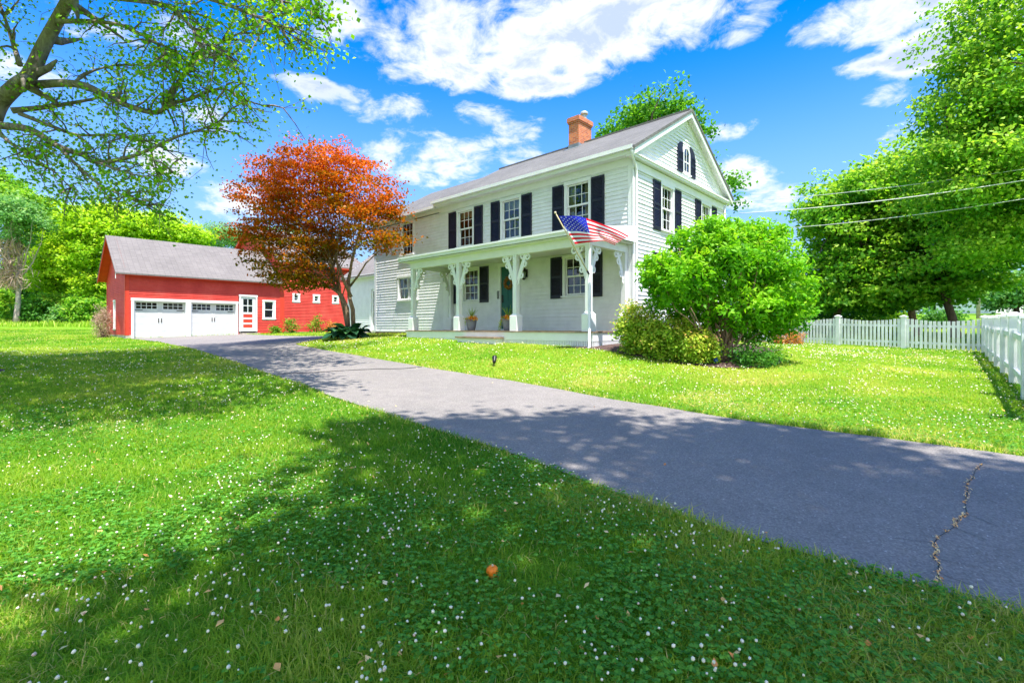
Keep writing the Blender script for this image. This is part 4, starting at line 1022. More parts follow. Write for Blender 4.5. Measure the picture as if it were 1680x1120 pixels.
# planters
def planter(u, v, label, s=1.0):
    p = empty('flower_pot', C0 + U*u + V*v + Vector((0, 0, H-.10)), HOUSE_ROT, label, 'flower pot', 'flower pots on the porch')
    mb = MB(); mb.lathe([(.10*s,0),(.115*s,.01),(.145*s,.12),(.165*s,.24),(.172*s,.33),(.185*s,.34),(.185*s,.365),(.165*s,.365),(.16*s,.31)], (0, 0, 0), 22); mb.build('pot', M['pot'], p, True)
    mb = MB(); mb.lathe([(.001,.318),(.158*s,.315)], (0, 0, 0), 20); mb.build('soil', M['soil'], p)
    mb = MB(); vv, ff, tt = [], [], []
    for k in range(34):
        az = random.uniform(0, 6.283); L = random.uniform(.35, .55)*s; dr = random.uniform(.3, 1.0); d = Vector((math.cos(az), math.sin(az), 0)); sd = Vector((-d.y, d.x, 0))*.014
        i0 = len(vv); t0 = random.random()
        for t in np.linspace(0, 1, 6):
            q = d*(L*dr*.62*t**1.3) + Vector((0, 0, .33+L*(t-.28*dr*t*t))); ww = (1-t)**.6
            vv += [q-sd*ww, q+sd*ww]; tt += [t0, t0]
        ff += [(i0+2*j, i0+2*j+1, i0+2*j+3, i0+2*j+2) for j in range(5)]
    npmesh('spikes', vv, ff, M['yuccaleaf'], p, np.array(tt))
    n = 260; c = rng.normal(0, 1, (n, 3))*[.09*s, .08*s, .035]+[.09*s, -.04, .39]
    leaf_obj('blossom', M['potflower'], c, unit(rng.normal(size=(n, 3))+[0, -.3, .8]), randu(n, rng), .05, .04, rng.random(n), p)
    c, ax = [], []
    for k in range(5):
        x0 = -.13*s+random.gauss(0, .03)
        for t in np.linspace(0, 1, 26):
            c.append((x0-.06*math.sin(t*2), -.14*s-.03*t+random.gauss(0, .012), .36+.05*math.sin(t*3.1)-.30*t*random.uniform(.9, 1.1)-.02*k)); ax.append((random.gauss(-.4, .5), random.gauss(-.3, .3), -.6))
    for k in range(60): c.append((random.gauss(-.07, .06), random.gauss(-.1, .05), .37+random.gauss(0, .02))); ax.append((random.gauss(0, 1), random.gauss(0, 1), .1))
    c = np.array(c); leaf_obj('trailing_leaves', M['vine'], c, unit(rng.normal(size=c.shape)+[0, -.8, .6]), unit(np.array(ax)), .04, .03, rng.random(len(c)), p)
planter(4.93, -1.55, 'grey flower pot with orange blooms beside the second porch post from the left')
planter(3.34, -1.5, 'grey flower pot with spiky grass and trailing yellow vine in front of the teal door', 1.08)
# ------------------------------------------------------------------ red garage, red barn and the white breezeway
BR = HOUSE_ROT
UG, VG = 27.27, -7.12
gar_z = -.63
garage = root_at(UG, VG, gar_z, 'garage', 'red clapboard garage with two white carriage doors and grey shingle roof', 'garage')
GOFF = (0, 0, gar_z)
# local frame of the barn group: x = -(u-UG), y = v-VG
GF = Fr((0, 0), (0, 1), (1, 0))            # front, s runs right along the wall
GL = Fr((0, 0), (-1, 0), (0, -1))          # left gable, s runs back
GLEN, GDEP = 8.43, 6.4
D1, D2 = (.38, 2.84), (3.12, 5.56); DZ = 1.50
mb = MB(GOFF)
gop = [(D1[0]-.12, D2[1]+.14, -1, DZ+.16)]
OPEN['gf'] = gop
ES = .30                                    # eave overhang
gz_ridge, gz_eave = 5.46, 3.02; gsl = (gz_ridge-gz_eave)/(GDEP/2+ES)
def gzr(x): return gz_ridge-gsl*abs(-x-GDEP/2)
OPEN['gf'].append((5.72, 6.86, -.4, 2.02))
window(garage, GF, 7.58, .56, .62, 1.72, cols=1, rows=1, key='gf', casing=.14, off=GOFF, sill=.02, curtain=False)
window(garage, GL, 3.45, .5, -.05, 1.55, cols=1, rows=1, key='gl', casing=.13, off=GOFF, sill=.02)
siding(mb, GF, -.42, 3.1, lambda z: (.12, GLEN), OPEN['gf'], .105, .022)
def gspan(z):
    t = (z-gz_eave)/gsl - ES
    return (max(.1, t), min(GDEP-.1, GDEP-t))
siding(mb, GL, -.42, 5.3, gspan, OPEN['gl'], .105, .022)
siding(mb, Fr((-GDEP, 0), (0, 1), (-1, 0)), -.42, 3.0, lambda z: (0, GLEN), [], .2)
mb.build('wall', M['red'], garage)
mb = MB(GOFF)
fbox(mb, GF, 0, .16, -.02, .03, -.44, 3.05); fbox(mb, GL, -.03, .14, -.02, .03, -.44, 3.05); fbox(mb, GL, GDEP-.14, GDEP, -.02, .03, -.44, 3.05)
fbox(mb, GF, .16, GLEN, -.02, .025, 2.86, 3.1); fbox(mb, GF, -.42, GLEN+.02, .26, .295, 2.88, 3.02); fbox(mb, GF, -.42, GLEN+.02, 0, .26, 2.98, 3.0)
fbox(mb, GF, 5.7, GLEN, -.02, .05, -.46, -.36); fbox(mb, GF, GLEN-.14, GLEN, .0, .03, -.4, 2.9)
for sg in (1, -1):                         # rake fascia and soffit on the left gable
    def gp(x, y, dz):
        xx = x if sg > 0 else -GDEP-x
        return Vector((xx, y, gz_ridge-gsl*(abs(-x-GDEP/2))+dz))
    for y0, y1, d0, d1 in ((-.46, -.425, -.24, -.03), (-.425, 0.0, -.11, -.085)):
        xe = ES-.005
        q = [gp(xe,y0,d0),gp(xe,y1,d0),gp(-GDEP/2,y1,d0),gp(-GDEP/2,y0,d0),gp(xe,y0,d1),gp(xe,y1,d1),gp(-GDEP/2,y1,d1),gp(-GDEP/2,y0,d1)]
        mb.hexa(q)
mb.build('trim', M['reddoor'], garage)
mb = MB(GOFF)
mb.hexa([(.24,-.48,2.66),(.30,-.48,2.66),(.30,-.455,2.66),(.24,-.455,2.66),(.24,-.48,3.0),(.30,-.48,3.0),(.30,-.455,3.0),(.24,-.455,3.0)])
mb.build('downspout_end', M['white'], garage)
def shed_roof(mb, y0, y1, depth, es, zr, sl, th=.08):
    for sg in (1, -1):
        def pt(x, y, dz):
            xx = x if sg > 0 else -depth-x
            return Vector((xx, y, zr-sl*abs(-x-depth/2)+dz))
        q = [pt(es,y0,-th),pt(es,y1,-th),pt(-depth/2,y1,-th),pt(-depth/2,y0,-th),pt(es,y0,0),pt(es,y1,0),pt(-depth/2,y1,0),pt(-depth/2,y0,0)]
        if sg < 0: q = [q[i] for i in (1,0,3,2,5,4,7,6)]
        mb.hexa(q)
mb = MB(GOFF); shed_roof(mb, -.48, GLEN-.01, GDEP, ES+.03, gz_ridge, gsl)
mb.build('roof', M['barnroof'], garage)
mb = MB(GOFF); mb.box(-GDEP+.02, .02, 0, .35, -1.1, -.42); mb.box(-.3, .015, .35, .36, -1.1, -.42); mb.box(-.25, .02, 5.58, GLEN, -1.1, -.45)
mb.box(-.2, .05, 2.88, 3.08, -.75, -.55); mb.build('foundation', M['concrete'], garage)
mb = MB(GOFF)    # white frame round both openings
fbox(mb, GF, D1[0]-.13, D1[0], -.24, .045, -.62, DZ); fbox(mb, GF, D1[1], D2[0], -.24, .045, -.58, DZ); fbox(mb, GF, D2[1], D2[1]+.13, -.24, .045, -.6, DZ)
fbox(mb, GF, D1[0]-.15, D2[1]+.15, -.24, .055, DZ, DZ+.15)
mb.build('door_frame', M['white'], garage)
for d0, d1 in (D1, D2):
    mb = MB(GOFF); o = -.17; bz = g1(*[(C0+U*UG+V*(VG+d0)).x, (C0+U*UG+V*(VG+d0)).y])-H+.03
    w_ = d1-d0; zt = DZ; pw = .40
    fbox(mb, GF, d0, d1, o-.04, o, bz, zt-.46); fbox(mb, GF, d0, d1, o-.04, o, zt-.06, zt)
    gl = [(d0+.10, d0+w_/2-.14), (d0+w_/2+.14, d1-.10)]
    fbox(mb, GF, d0, gl[0][0], o-.04, o, zt-.46, zt-.06); fbox(mb, GF, gl[0][1], gl[1][0], o-.04, o, zt-.46, zt-.06); fbox(mb, GF, gl[1][1], d1, o-.04, o, zt-.46, zt-.06)
    for k in range(1, 4): fbox(mb, GF, d0, d1, o, o+.004, bz+(zt-.46-bz)*k/4-.006, bz+(zt-.46-bz)*k/4+.006)
    for a, b in ((d0+.03, d0+.11), (d0+w_/2-.10, d0+w_/2-.02), (d0+w_/2+.02, d0+w_/2+.10), (d1-.11, d1-.03)): fbox(mb, GF, a, b, o, o+.012, bz+.05, zt-.5)
    dr = mb.build('garage_door', M['doorwhite'], garage)
    for a, b in gl:
        mb = MB(GOFF)
        for i in range(5): c = a+(b-a)*i/4; fbox(mb, GF, c-.014, c+.014, o-.02, o+.006, zt-.46, zt-.06)
        for c in (zt-.445, zt-.26, zt-.075): fbox(mb, GF, a, b, o-.021, o+.005, c-.014, c+.014)
        mb.build('muntins', M['white'], dr)
        mb = MB(GOFF); mb.poly([GF.p(a,o-.03,zt-.46),GF.p(b,o-.03,zt-.46),GF.p(b,o-.03,zt-.06),GF.p(a,o-.03,zt-.06)]); mb.build('pane', M['glass'], dr)
        mb = MB(GOFF); mb.poly([GF.p(a-.1,o-.3,zt-.6),GF.p(b+.1,o-.3,zt-.6),GF.p(b+.1,o-.3,zt),GF.p(a-.1,o-.3,zt)]); mb.build('dark_room', M['interior'], dr)
    mb = MB(GOFF)
    for c in (d0+w_/2-.07, d0+w_/2+.07): mb.tube([GF.p(c,o,bz+.88),GF.p(c,o+.03,bz+.92),GF.p(c,o+.03,bz+1.08),GF.p(c,o,bz+1.12)], .024, 6)
    for a, b in ((d0+.04, d0+.42), (d1-.42, d1-.04)): fbox(mb, GF, a, b, o+.001, o+.012, zt-.535, zt-.50)
    mb.build('handle', M['dark'], dr)
# side door with four lights and three red panels
mb = MB(GOFF)
fbox(mb, GF, 5.76, 5.86, -.02, .04, -.27, 1.98); fbox(mb, GF, 6.74, 6.84, -.02, .04, -.27, 1.98); fbox(mb, GF, 5.74, 6.86, -.02, .05, 1.98, 2.10)
mb.build('door_frame', M['white'], garage)
mb = MB(GOFF); A, B = 5.88, 6.72
for a, b in ((A, A+.12), (B-.16, B)): fbox(mb, GF, a, b, -.05, -.005, -.25, 1.96)
for c, d in ((-.25,-.03),(.20,.30),(.53,.63),(.86,.98),(1.84,1.96)): fbox(mb, GF, A+.12, B-.16, -.05, -.006, c, d)
fbox(mb, GF, (A+B)/2-.04, (A+B)/2, -.045, -.008, .98, 1.84); fbox(mb, GF, A+.12, B-.16, -.045, -.009, 1.38, 1.43)
dr = mb.build('door', M['white'], garage)
mb = MB(GOFF)
for c, d in ((-.03,.20),(.30,.53),(.63,.86)): fbox(mb, GF, A+.10, B-.14, -.045, -.02, c, d)
mb.build('panel', M['reddoor'], dr)
mb = MB(GOFF); mb.poly([GF.p(A+.1,-.03,.96),GF.p(B-.14,-.03,.96),GF.p(B-.14,-.03,1.86),GF.p(A+.1,-.03,1.86)]); mb.build('pane', M['glass'], dr)
mb = MB(GOFF); mb.poly([GF.p(A,-.3,.8),GF.p(B,-.3,.8),GF.p(B,-.3,2),GF.p(A,-.3,2)]); mb.build('dark_room', M['interior'], dr)
mb = MB(GOFF); mb.lathe([(.0,-.02),(.025,-.01),(.025,.01),(.0,.02)], GF.p(B-.08,.03,.70), 8); mb.build('handle', M['gold'], dr)
mb = MB(GOFF); mb.box(.02, .55, 5.75, 6.85, -.75, -.36); mb.build('door_step', M['concrete'], garage)

barn = root_at(UG, VG+GLEN, -.40, 'barn', 'tall red barn with three small white windows behind the red maple', 'barn')
BOFF = (0, 0, -.40); BL, BD = 6.15, 12.0
bzr, bze = 7.65, 4.45; bsl = (bzr-bze)/(BD/2+.3)
OPEN['bf'] = []
for sc in (.95, 2.38, 3.82):
    window(barn, GF, sc, .26, 1.84, 2.24, cols=1, rows=1, key='bf', casing=.13, off=BOFF, sill=.01, head=.12)
mb = MB(BOFF)
siding(mb, GF, -.30, 4.55, lambda z: (.14, BL), OPEN['bf'], .105, .022)
def bspan(z):
    t = (z-bze)/bsl - .3
    return (max(0, t), min(BD, BD-t))
siding(mb, GL, 2.2, 7.2, bspan, [], .14, .012)
siding(mb, Fr((0, BL), (-1, 0), (0, 1)), -.3, 7.2, bspan, [], .14); siding(mb, Fr((-BD, 0), (0, 1), (-1, 0)), -.3, 4.4, lambda z: (0, BL), [], .2)
mb.build('wall', M['red'], barn)
mb = MB(BOFF); fbox(mb, GF, 0, .14, -.02, .032, -.32, 4.4); fbox(mb, GF, 0, BL+.2, .0, .30, 4.37, 4.40); fbox(mb, GF, -.05, BL+.25, .30, .335, 4.27, 4.44); fbox(mb, GF, BL-.14, BL, -.02, .03, -.3, 4.4)
for sg in (1, -1):
    for (ya, yb, d0, d1) in ((-.30, -.26, -.26, -.02), (-.26, .0, -.12, -.095), (BL+.26, BL+.30, -.26, -.02)):
        def bp(x, y, dz):
            xx = x if sg > 0 else -BD-x
            return Vector((xx, y, bzr-bsl*abs(-x-BD/2)+dz))
        mb.hexa([bp(.31,ya,d0),bp(.31,yb,d0),bp(-BD/2,yb,d0),bp(-BD/2,ya,d0),bp(.31,ya,d1),bp(.31,yb,d1),bp(-BD/2,yb,d1),bp(-BD/2,ya,d1)])
mb.build('trim', M['reddoor'], barn)
mb = MB(BOFF); shed_roof(mb, -.31, BL+.31, BD, .34, bzr, bsl); mb.build('roof', M['barnroof'], barn)
mb = MB(BOFF); mb.box(-.3, .015, 0, BL, -1, -.3); mb.build('foundation', M['concrete'], barn)

brz = root_at(13.33, 2.25, -.36, 'breezeway', 'white breezeway with glazed doors joining the farmhouse and the barn', 'breezeway')
ZO = (0, 0, -.36); ZF = Fr((0, 0), (-1, 0), (0, -1)); ZL = 6.7; ZD = 4.6
zzr, zze = 4.95, 2.92; zsl = (zzr-zze)/(ZD/2+.3)
mb = MB(ZO); doors = [(2.05, 2.95), (3.15, 4.05)]
siding(mb, ZF, -.2, 2.9, lambda z: (.0, ZL), [(1.9, 4.25, -1, 2.3)])
def zspan(z):
    t = (z-zze)/zsl - .3
    return (max(0, t), min(ZD, ZD-t))
siding(mb, Fr((-ZL, 0), (0, 1), (-1, 0)), -.2, 4.9, zspan, []); siding(mb, Fr((0, ZD), (-1, 0), (0, 1)), -.2, 2.9, lambda z: (0, ZL), [])
mb.build('wall', M['siding'], brz)
mb = MB(ZO)
for a, b in ((1.9, 2.05), (2.95, 3.15), (4.05, 4.25)): fbox(mb, ZF, a, b, -.04, .035, -.2, 2.12)
fbox(mb, ZF, 1.88, 4.27, -.04, .045, 2.12, 2.32); fbox(mb, ZF, 0, ZL, -.02, .03, 2.62, 2.9); fbox(mb, ZF, 0, ZL+.2, 0, .28, 2.86, 2.89); fbox(mb, ZF, 0, ZL+.25, .28, .31, 2.78, 2.94); fbox(mb, ZF, ZL-.13, ZL, -.02, .03, -.2, 2.7)
mb.build('trim', M['white'], brz)
for a, b in doors:
    mb = MB(ZO); fbox(mb, ZF, a, a+.12, -.06, -.02, -.18, 2.12); fbox(mb, ZF, b-.12, b, -.06, -.02, -.18, 2.12)
    for c, d in ((-.18, .12), (2.0, 2.12)): fbox(mb, ZF, a+.12, b-.12, -.06, -.02, c, d)
    for k in range(1, 5): fbox(mb, ZF, a+.12, b-.12, -.05, -.03, .12+1.88*k/5-.012, .12+1.88*k/5+.012)
    for k in range(1, 3): c = a+.12+(b-a-.24)*k/3; fbox(mb, ZF, c-.01, c+.01, -.05, -.03, .12, 2.0)
    dd = mb.build('door', M['white'], brz)
    mb = MB(ZO); mb.poly([ZF.p(b-.1,-.045,.1),ZF.p(a+.1,-.045,.1),ZF.p(a+.1,-.045,2.02),ZF.p(b-.1,-.045,2.02)]); mb.build('pane', M['glass'], dd)
    mb = MB(ZO); mb.poly([ZF.p(b+.1,-.5,-.2),ZF.p(a-.1,-.5,-.2),ZF.p(a-.1,-.5,2.2),ZF.p(b+.1,-.5,2.2)]); mb.build('dark_room', M['interior'], dd)
mb = MB(ZO)
for sg in (1, -1):
    def zp(y, x, dz):
        yy = y if sg > 0 else ZD-y
        return Vector((x, yy, zzr-zsl*abs(y-ZD/2)+dz))
    q = [zp(-.33,-ZL-.3,-.07),zp(-.33,.0,-.07),zp(ZD/2,.0,-.07),zp(ZD/2,-ZL-.3,-.07),zp(-.33,-ZL-.3,0),zp(-.33,.0,0),zp(ZD/2,.0,0),zp(ZD/2,-ZL-.3,0)]
    if sg < 0: q = [q[i] for i in (1,0,3,2,5,4,7,6)]
    mb.hexa(q)
mb.build('roof', M['barnroof'], brz)
mb = MB(ZO)
for k in range(3): mb.box(-4.3, -1.9, -.35-.32*k, -.03 if k == 0 else -.35-.32*(k-1), -.8, -.2-.13*k)
mb.build('door_step', M['concrete'], brz)

# ------------------------------------------------------------------ white picket fence
FD1 = Vector((-.524, .852, 0)); FC = Vector((16.0, 16.5, 0)); FD2 = Vector((-.67, -.742, 0)).normalized()
def fence_run(name, label, start, d, k0, n, pitch, inward, rails_in, hgt=1.16):
    """posts every pitch metres, scalloped pickets between; inward = side of the lawn"""
    b = start + d*k0; root = empty(name, (b.x, b.y, g1(b.x, b.y)), 0, label, 'fence'); R = Vector(root.location)
    nn = inward.normalized()
    for i in range(n+1):
        p = start + d*(k0+i*pitch); z = g1(p.x, p.y); h = .075
        def pq(a, bb, zz): return p + d*a + nn*bb + Vector((0, 0, z+zz))
        mb = MB(R); 
        def pbx(r_, z0, z1, r2=None):
            r2 = r_ if r2 is None else r2
            mb.hexa([pq(-r_,-r_,z0),pq(r_,-r_,z0),pq(r_,r_,z0),pq(-r_,r_,z0),pq(-r2,-r2,z1),pq(r2,-r2,z1),pq(r2,r2,z1),pq(-r2,r2,z1)] if d.cross(nn).z > 0 else [pq(r_,-r_,z0),pq(-r_,-r_,z0),pq(-r_,r_,z0),pq(r_,r_,z0),pq(r2,-r2,z1),pq(-r2,-r2,z1),pq(-r2,r2,z1),pq(r2,r2,z1)])
        pbx(h, -.15, hgt+.02); pbx(h+.03, hgt+.02, hgt+.06); pbx(h+.02, hgt+.06, hgt+.10, .02)
        mb.build('post', M['fence'], root)
        if i == n: break
        mb = MB(R); q0 = start + d*(k0+i*pitch+.08); q1 = start + d*(k0+(i+1)*pitch-.08); L = (q1-q0).length; m = int(L/.128)
        def fb(a0, a1, o0, o1, z00, z01, z10, z11):
            A, Bb = q0+d*a0, q0+d*a1; ga, gb = g1(A.x, A.y), g1(Bb.x, Bb.y)
            pts = [A+nn*o0+Vector((0,0,ga+z00)),Bb+nn*o0+Vector((0,0,gb+z01)),Bb+nn*o1+Vector((0,0,gb+z01)),A+nn*o1+Vector((0,0,ga+z00)),A+nn*o0+Vector((0,0,ga+z10)),Bb+nn*o0+Vector((0,0,gb+z11)),Bb+nn*o1+Vector((0,0,gb+z11)),A+nn*o1+Vector((0,0,ga+z10))]
            if d.cross(nn).z < 0: pts = [pts[i_] for i_ in (1,0,3,2,5,4,7,6)]
            mb.hexa(pts)
        po = (0.022, .044) if not rails_in else (-.044, -.022); ro = (-.022, .018) if not rails_in else (-.02, .03)
        for zc in (.24, .86): fb(0, L, ro[0], ro[1], zc-.045, zc-.045, zc+.045, zc+.045)
        for j in range(m):
            a0 = (j+.5)*L/m-.042; t = (j+.5)/m; top = hgt-.10*math.sin(math.pi*t)-.02+random.uniform(-.010, .008); a0 += random.uniform(-.006, .006)
            fb(a0, a0+.084, po[0], po[1], .05, .05, top, top)
        mb.build('picket_panel', M['fence'], root)
    return root
fence_run('picket_fence', 'white scalloped picket fence closing the lawn beyond the big shrub', FC, FD1, 0, 5, 2.27, Vector((-.852, -.524, 0)), False)
fence_run('picket_fence', 'white picket fence with its rails facing the lawn, running toward the driveway', FC, FD2, .16, 7, 2.1, Vector((-.742, .67, 0)), True)

# ------------------------------------------------------------------ small things on the lawn
def spotlight(px, py, label, m, h=.16):
    x, y = hit(px, py); r = empty('spotlight', ground(x, y), random.uniform(-.3, .3), label, 'spotlight')
    mb = MB(); mb.tube([(0,0,-.05),(0,0,h*.5)], .012, 6); mb.build('stake', M['dark'], r)
    mb = MB(); a, b = Vector((.0,-.05,h*.45)), Vector((.03,.06,h*1.05)); mb.tube([a, a.lerp(b, .3), b, b+(b-a)*.12], [.03, .042, .052, .056], 12); mb.build('lamp_head', m, r, True)
spotlight(810, 600.5, 'small black garden spotlight on a stake in the front lawn', M['dark'], .17)
spotlight(1173, 599, 'small blue garden spotlight in the mulch under the big shrub', M['blue'], .17)
x, y = hit(808, 952); b = empty('ball', ground(x, y, .045), .4, 'small orange ball lying in the shaded clover', 'ball')
mb = MB(); mb.lathe([(.0,-.033),(.014,-.030),(.026,-.018),(.032,0),(.028,.016),(.018,.026),(.006,.028),(.0,.026)], (0,0,0), 16, 0, .04); mb.build('skin', M['orange'], b, True)
mb = MB(); mb.lathe([(.0,.024),(.006,.028),(.003,.036),(.0,.037)], (0,0,0), 8); mb.build('stem', M['gold'], b)

# ------------------------------------------------------------------ far things beyond the fence
def car(pt, yaw, m, label):
    r = empty('parked_car', pt, yaw, label, 'car', 'cars parked beyond the fence')
    mb = MB(); prof = [(-2.1,.35),(2.1,.35),(2.15,.62),(1.9,.80),(.95,.88),(.45,1.38),(-1.05,1.42),(-1.7,.95),(-2.1,.88)]
    mb.prism([(a,-.85,z) for a, z in prof], (0, 1.7, 0)); mb.build('body', m, r, bevel=.06)
    mb = MB()
    for s in (-.861, .831): mb.prism([(a, s, z) for a, z in ((.82,.92),(.42,1.31),(-.98,1.34),(-1.45,.95))], (0, .03, 0))
    mb.build('window', M['interior'], r)
    for a in (-1.3, 1.3):
        for s in (-.88, .70):
            mb = MB(); mb.tube([(a, s, .33), (a, s+.18, .33)], .33, 14); mb.build('wheel', M['tyre'], r)
def far_pt(px, Y, lift=0): x = (px-840)/800*Y; return Vector((x, Y, g1(x, Y)+lift))
car(far_pt(1476, 104), .35, M['carblue'], 'blue car parked beyond the picket fence')
car(far_pt(1430, 106), .3, M['carwhite'], 'white car parked beyond the fence, left of the blue car')
car(far_pt(1497, 110), .2, M['carwhite'], 'white car parked beyond the fence, right of the blue car')
hr = empty('distant_house', far_pt(1606, 85), .45, 'distant white house with dark roof seen beside the utility pole', 'house')
mb = MB(); mb.box(-5, 5, -4, 4, -1, 3.0); mb.prism([(-5,-4,3.0),(-5,4,3.0),(-5,0,5.4)], (10, 0, 0)); mb.build('wall', M['siding'], hr)
mb = MB()
for s in (1, -1): mb.hexa([(-5.4,s*4.5,2.75),(5.4,s*4.5,2.75),(5.4,0,5.45),(-5.4,0,5.45),(-5.4,s*4.5,2.9),(5.4,s*4.5,2.9),(5.4,0,5.6),(-5.4,0,5.6)])
mb.build('roof', M['lead'], hr)
for xx in (-3.2, 0, 3.2):
    mb = MB(); mb.box(xx-.5, xx+.5, -4.04, -4.0, .9, 2.2); mb.build('window', M['interior'], hr)
pp = far_pt(1605, 46); pole = empty('utility_pole', pp, 0, 'weathered wooden utility pole beyond the fence corner', 'pole')
mb = MB(); mb.tube([(0,0,-.5),(0,0,4),(0,0,9.5)], [.16,.15,.11], 10); mb.build('shaft', M['utility'], pole, True)
mb = MB(); mb.box(-1.2, 1.2, -.06, .06, 8.7, 8.82); mb.build('crossarm', M['utility'], pole)
def cable(pts, r, label):
    a, b, sag = pts; path = []
    for t in np.linspace(0, 1, 40):
        q = a.lerp(b, t); q.z -= sag*4*t*(1-t); path.append(q)
    mb = MB(a); mb.tube(path, r, 6); o = mb.build('cable', M['cable'], None, True, uv=False); o.location = a; return tag(o, label, 'cable', 'overhead cables')
cable((P(1212, 350, 21.5), P(2050, 226, 14), .35), .017, 'lowest-sagging overhead cable meeting the back of the farmhouse')
cable((P(1180, 333, 26), P(2050, 217, 13.6), .3), .012, 'thin overhead cable, topmost of the wires before the right trees')
cable((P(1262, 376, 23.5), P(2050, 258, 13.2), .3), .013, 'overhead cable hanging lowest across the right trees')
cable((Vector((pp.x, pp.y, pp.z+2.9)), P(1900, 440, 30), .25), .03, 'short low overhead cable running from the utility pole')
# ------------------------------------------------------------------ vegetation
UP = np.array([0, 0, 1.0])
def ell_points(n, ells, r, edge=2.0, lumpy=.25, shell=.0):
    """points in a union of ellipsoids (x,y,z,rx,ry,rz), denser to the outside, uneven outline"""
    vol = np.array([e[3]*e[4]*e[5] for e in ells])**.67; pick = r.choice(len(ells), n, p=vol/vol.sum())
    E = np.array(ells)[pick]; d = randu(n, r); rad = r.random(n)**(1/edge)
    rad = shell+(1-shell)*rad
    th = np.arctan2(d[:, 1], d[:, 0]); lump = 1+lumpy*(np.sin(th*3+E[:, 0]*3)+np.sin(th*5+d[:, 2]*6+E[:, 1]*2)+np.sin(d[:, 2]*8+E[:, 2]))/2.2
    return E[:, :3] + d*E[:, 3:]*(rad*lump)[:, None], d
def foliage(centres, outd, per, sig, flat, L, Wd, r, upb=.7, outb=.4, tint0=None, tvar=.22, droop=.2):
    n = len(centres); k = per if hasattr(per, '__len__') else np.full(n, per)
    idx = np.repeat(np.arange(n), k); m = len(idx)
    off = r.normal(size=(m, 3))*np.array([sig, sig, sig*flat])
    c = centres[idx]+off
    nrm = unit(r.normal(size=(m, 3))*.75 + UP*upb + outd[idx]*outb)
    ax = unit(r.normal(size=(m, 3)) + outd[idx]*.6 - UP*droop)
    t0 = (r.random(n) if tint0 is None else tint0)
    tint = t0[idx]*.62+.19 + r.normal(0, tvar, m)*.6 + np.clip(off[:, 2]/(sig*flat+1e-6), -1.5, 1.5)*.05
    return c, nrm, ax, L*r.uniform(.65, 1.25, m), Wd*r.uniform(.65, 1.25, m), tint
def limb_path(a, b, bend, r, n=7):
    a = np.array(a); b = np.array(b); t = np.linspace(0, 1, n)[:, None]
    side = r.normal(size=3)*bend*np.linalg.norm(b-a); rise = np.array([0, 0, bend*.5*np.linalg.norm(b-a)])
    p = a+(b-a)*t + side*np.sin(t*np.pi) + rise*np.sin(t*np.pi)
    return [Vector(q) for q in p+r.normal(size=p.shape)*min(.02, bend*.6)*np.linalg.norm(b-a)*np.sin(t*np.pi)]
def tree(name, label, base, top, ells, mat, bark, nclus, per, sig, L, Wd, tr, seed, group=None, limbs=16, flat=.55, split=.3, shell=.0, cat='tree', lean=(0, 0), lumpy=.25, upb=.7, edge=2.0, crown='crown', trunkname='trunk', tintfn=None, reject=None, droop=.2, bend=.03):
    r = np.random.default_rng(seed); b = Vector(base); root = empty(name, b, 0, label, cat, group)
    E = [(b.x+e[0], b.y+e[1], b.z+e[2], *e[3:]) for e in ells]
    cen, od = ell_points(nclus, E, r, edge, lumpy, shell)
    if reject is not None:
        k = ~reject(cen); cen, od = cen[k], od[k]
    t0 = None if tintfn is None else tintfn(cen, od, r)
    c, nrm, ax, Ls, Ws, ti = foliage(cen, od, per, sig, flat, L, Wd, r, upb=upb, tint0=t0, droop=droop)
    if reject is not None:
        k = ~reject(c); c, nrm, ax, Ls, Ws, ti = c[k], nrm[k], ax[k], Ls[k], Ws[k], ti[k]
    leaf_obj(crown, mat, c, nrm, ax, Ls, Ws, ti, root, tuple(b))
    mb = MB(b); tp = b+Vector((lean[0], lean[1], top))
    trunk = limb_path((b.x, b.y, b.z-.15), tp, bend, r, 9)
    mb.tube(trunk, [tr*(1.25 if i == 0 else 1-.78*i/8) for i in range(9)], 10)
    sel = r.choice(len(cen), min(limbs, len(cen)), replace=False)
    for i in sel:
        f = split+(1-split)*r.random()*.75; k = f*8; j = int(k); s = trunk[j].lerp(trunk[min(j+1, 8)], k-j)
        p = limb_path(s, cen[i], .10, r, 7); rr = tr*(1-.78*f)*.5
        mb.tube(p, [max(.012, rr*(1-.85*q/6)) for q in range(7)], 6)
        if tr > .06:
            for _ in range(2):
                e = cen[r.integers(len(cen))]
                if np.linalg.norm(e-np.array(p[4])) < 2.6*max(sig, .4)+1.0: mb.tube(limb_path(p[3], e, .1, r, 5), [max(.008, rr*.4*(1-.2*q)) for q in range(5)], 5)
    mb.build(trunkname, bark, root, True, uv=False)
    return root

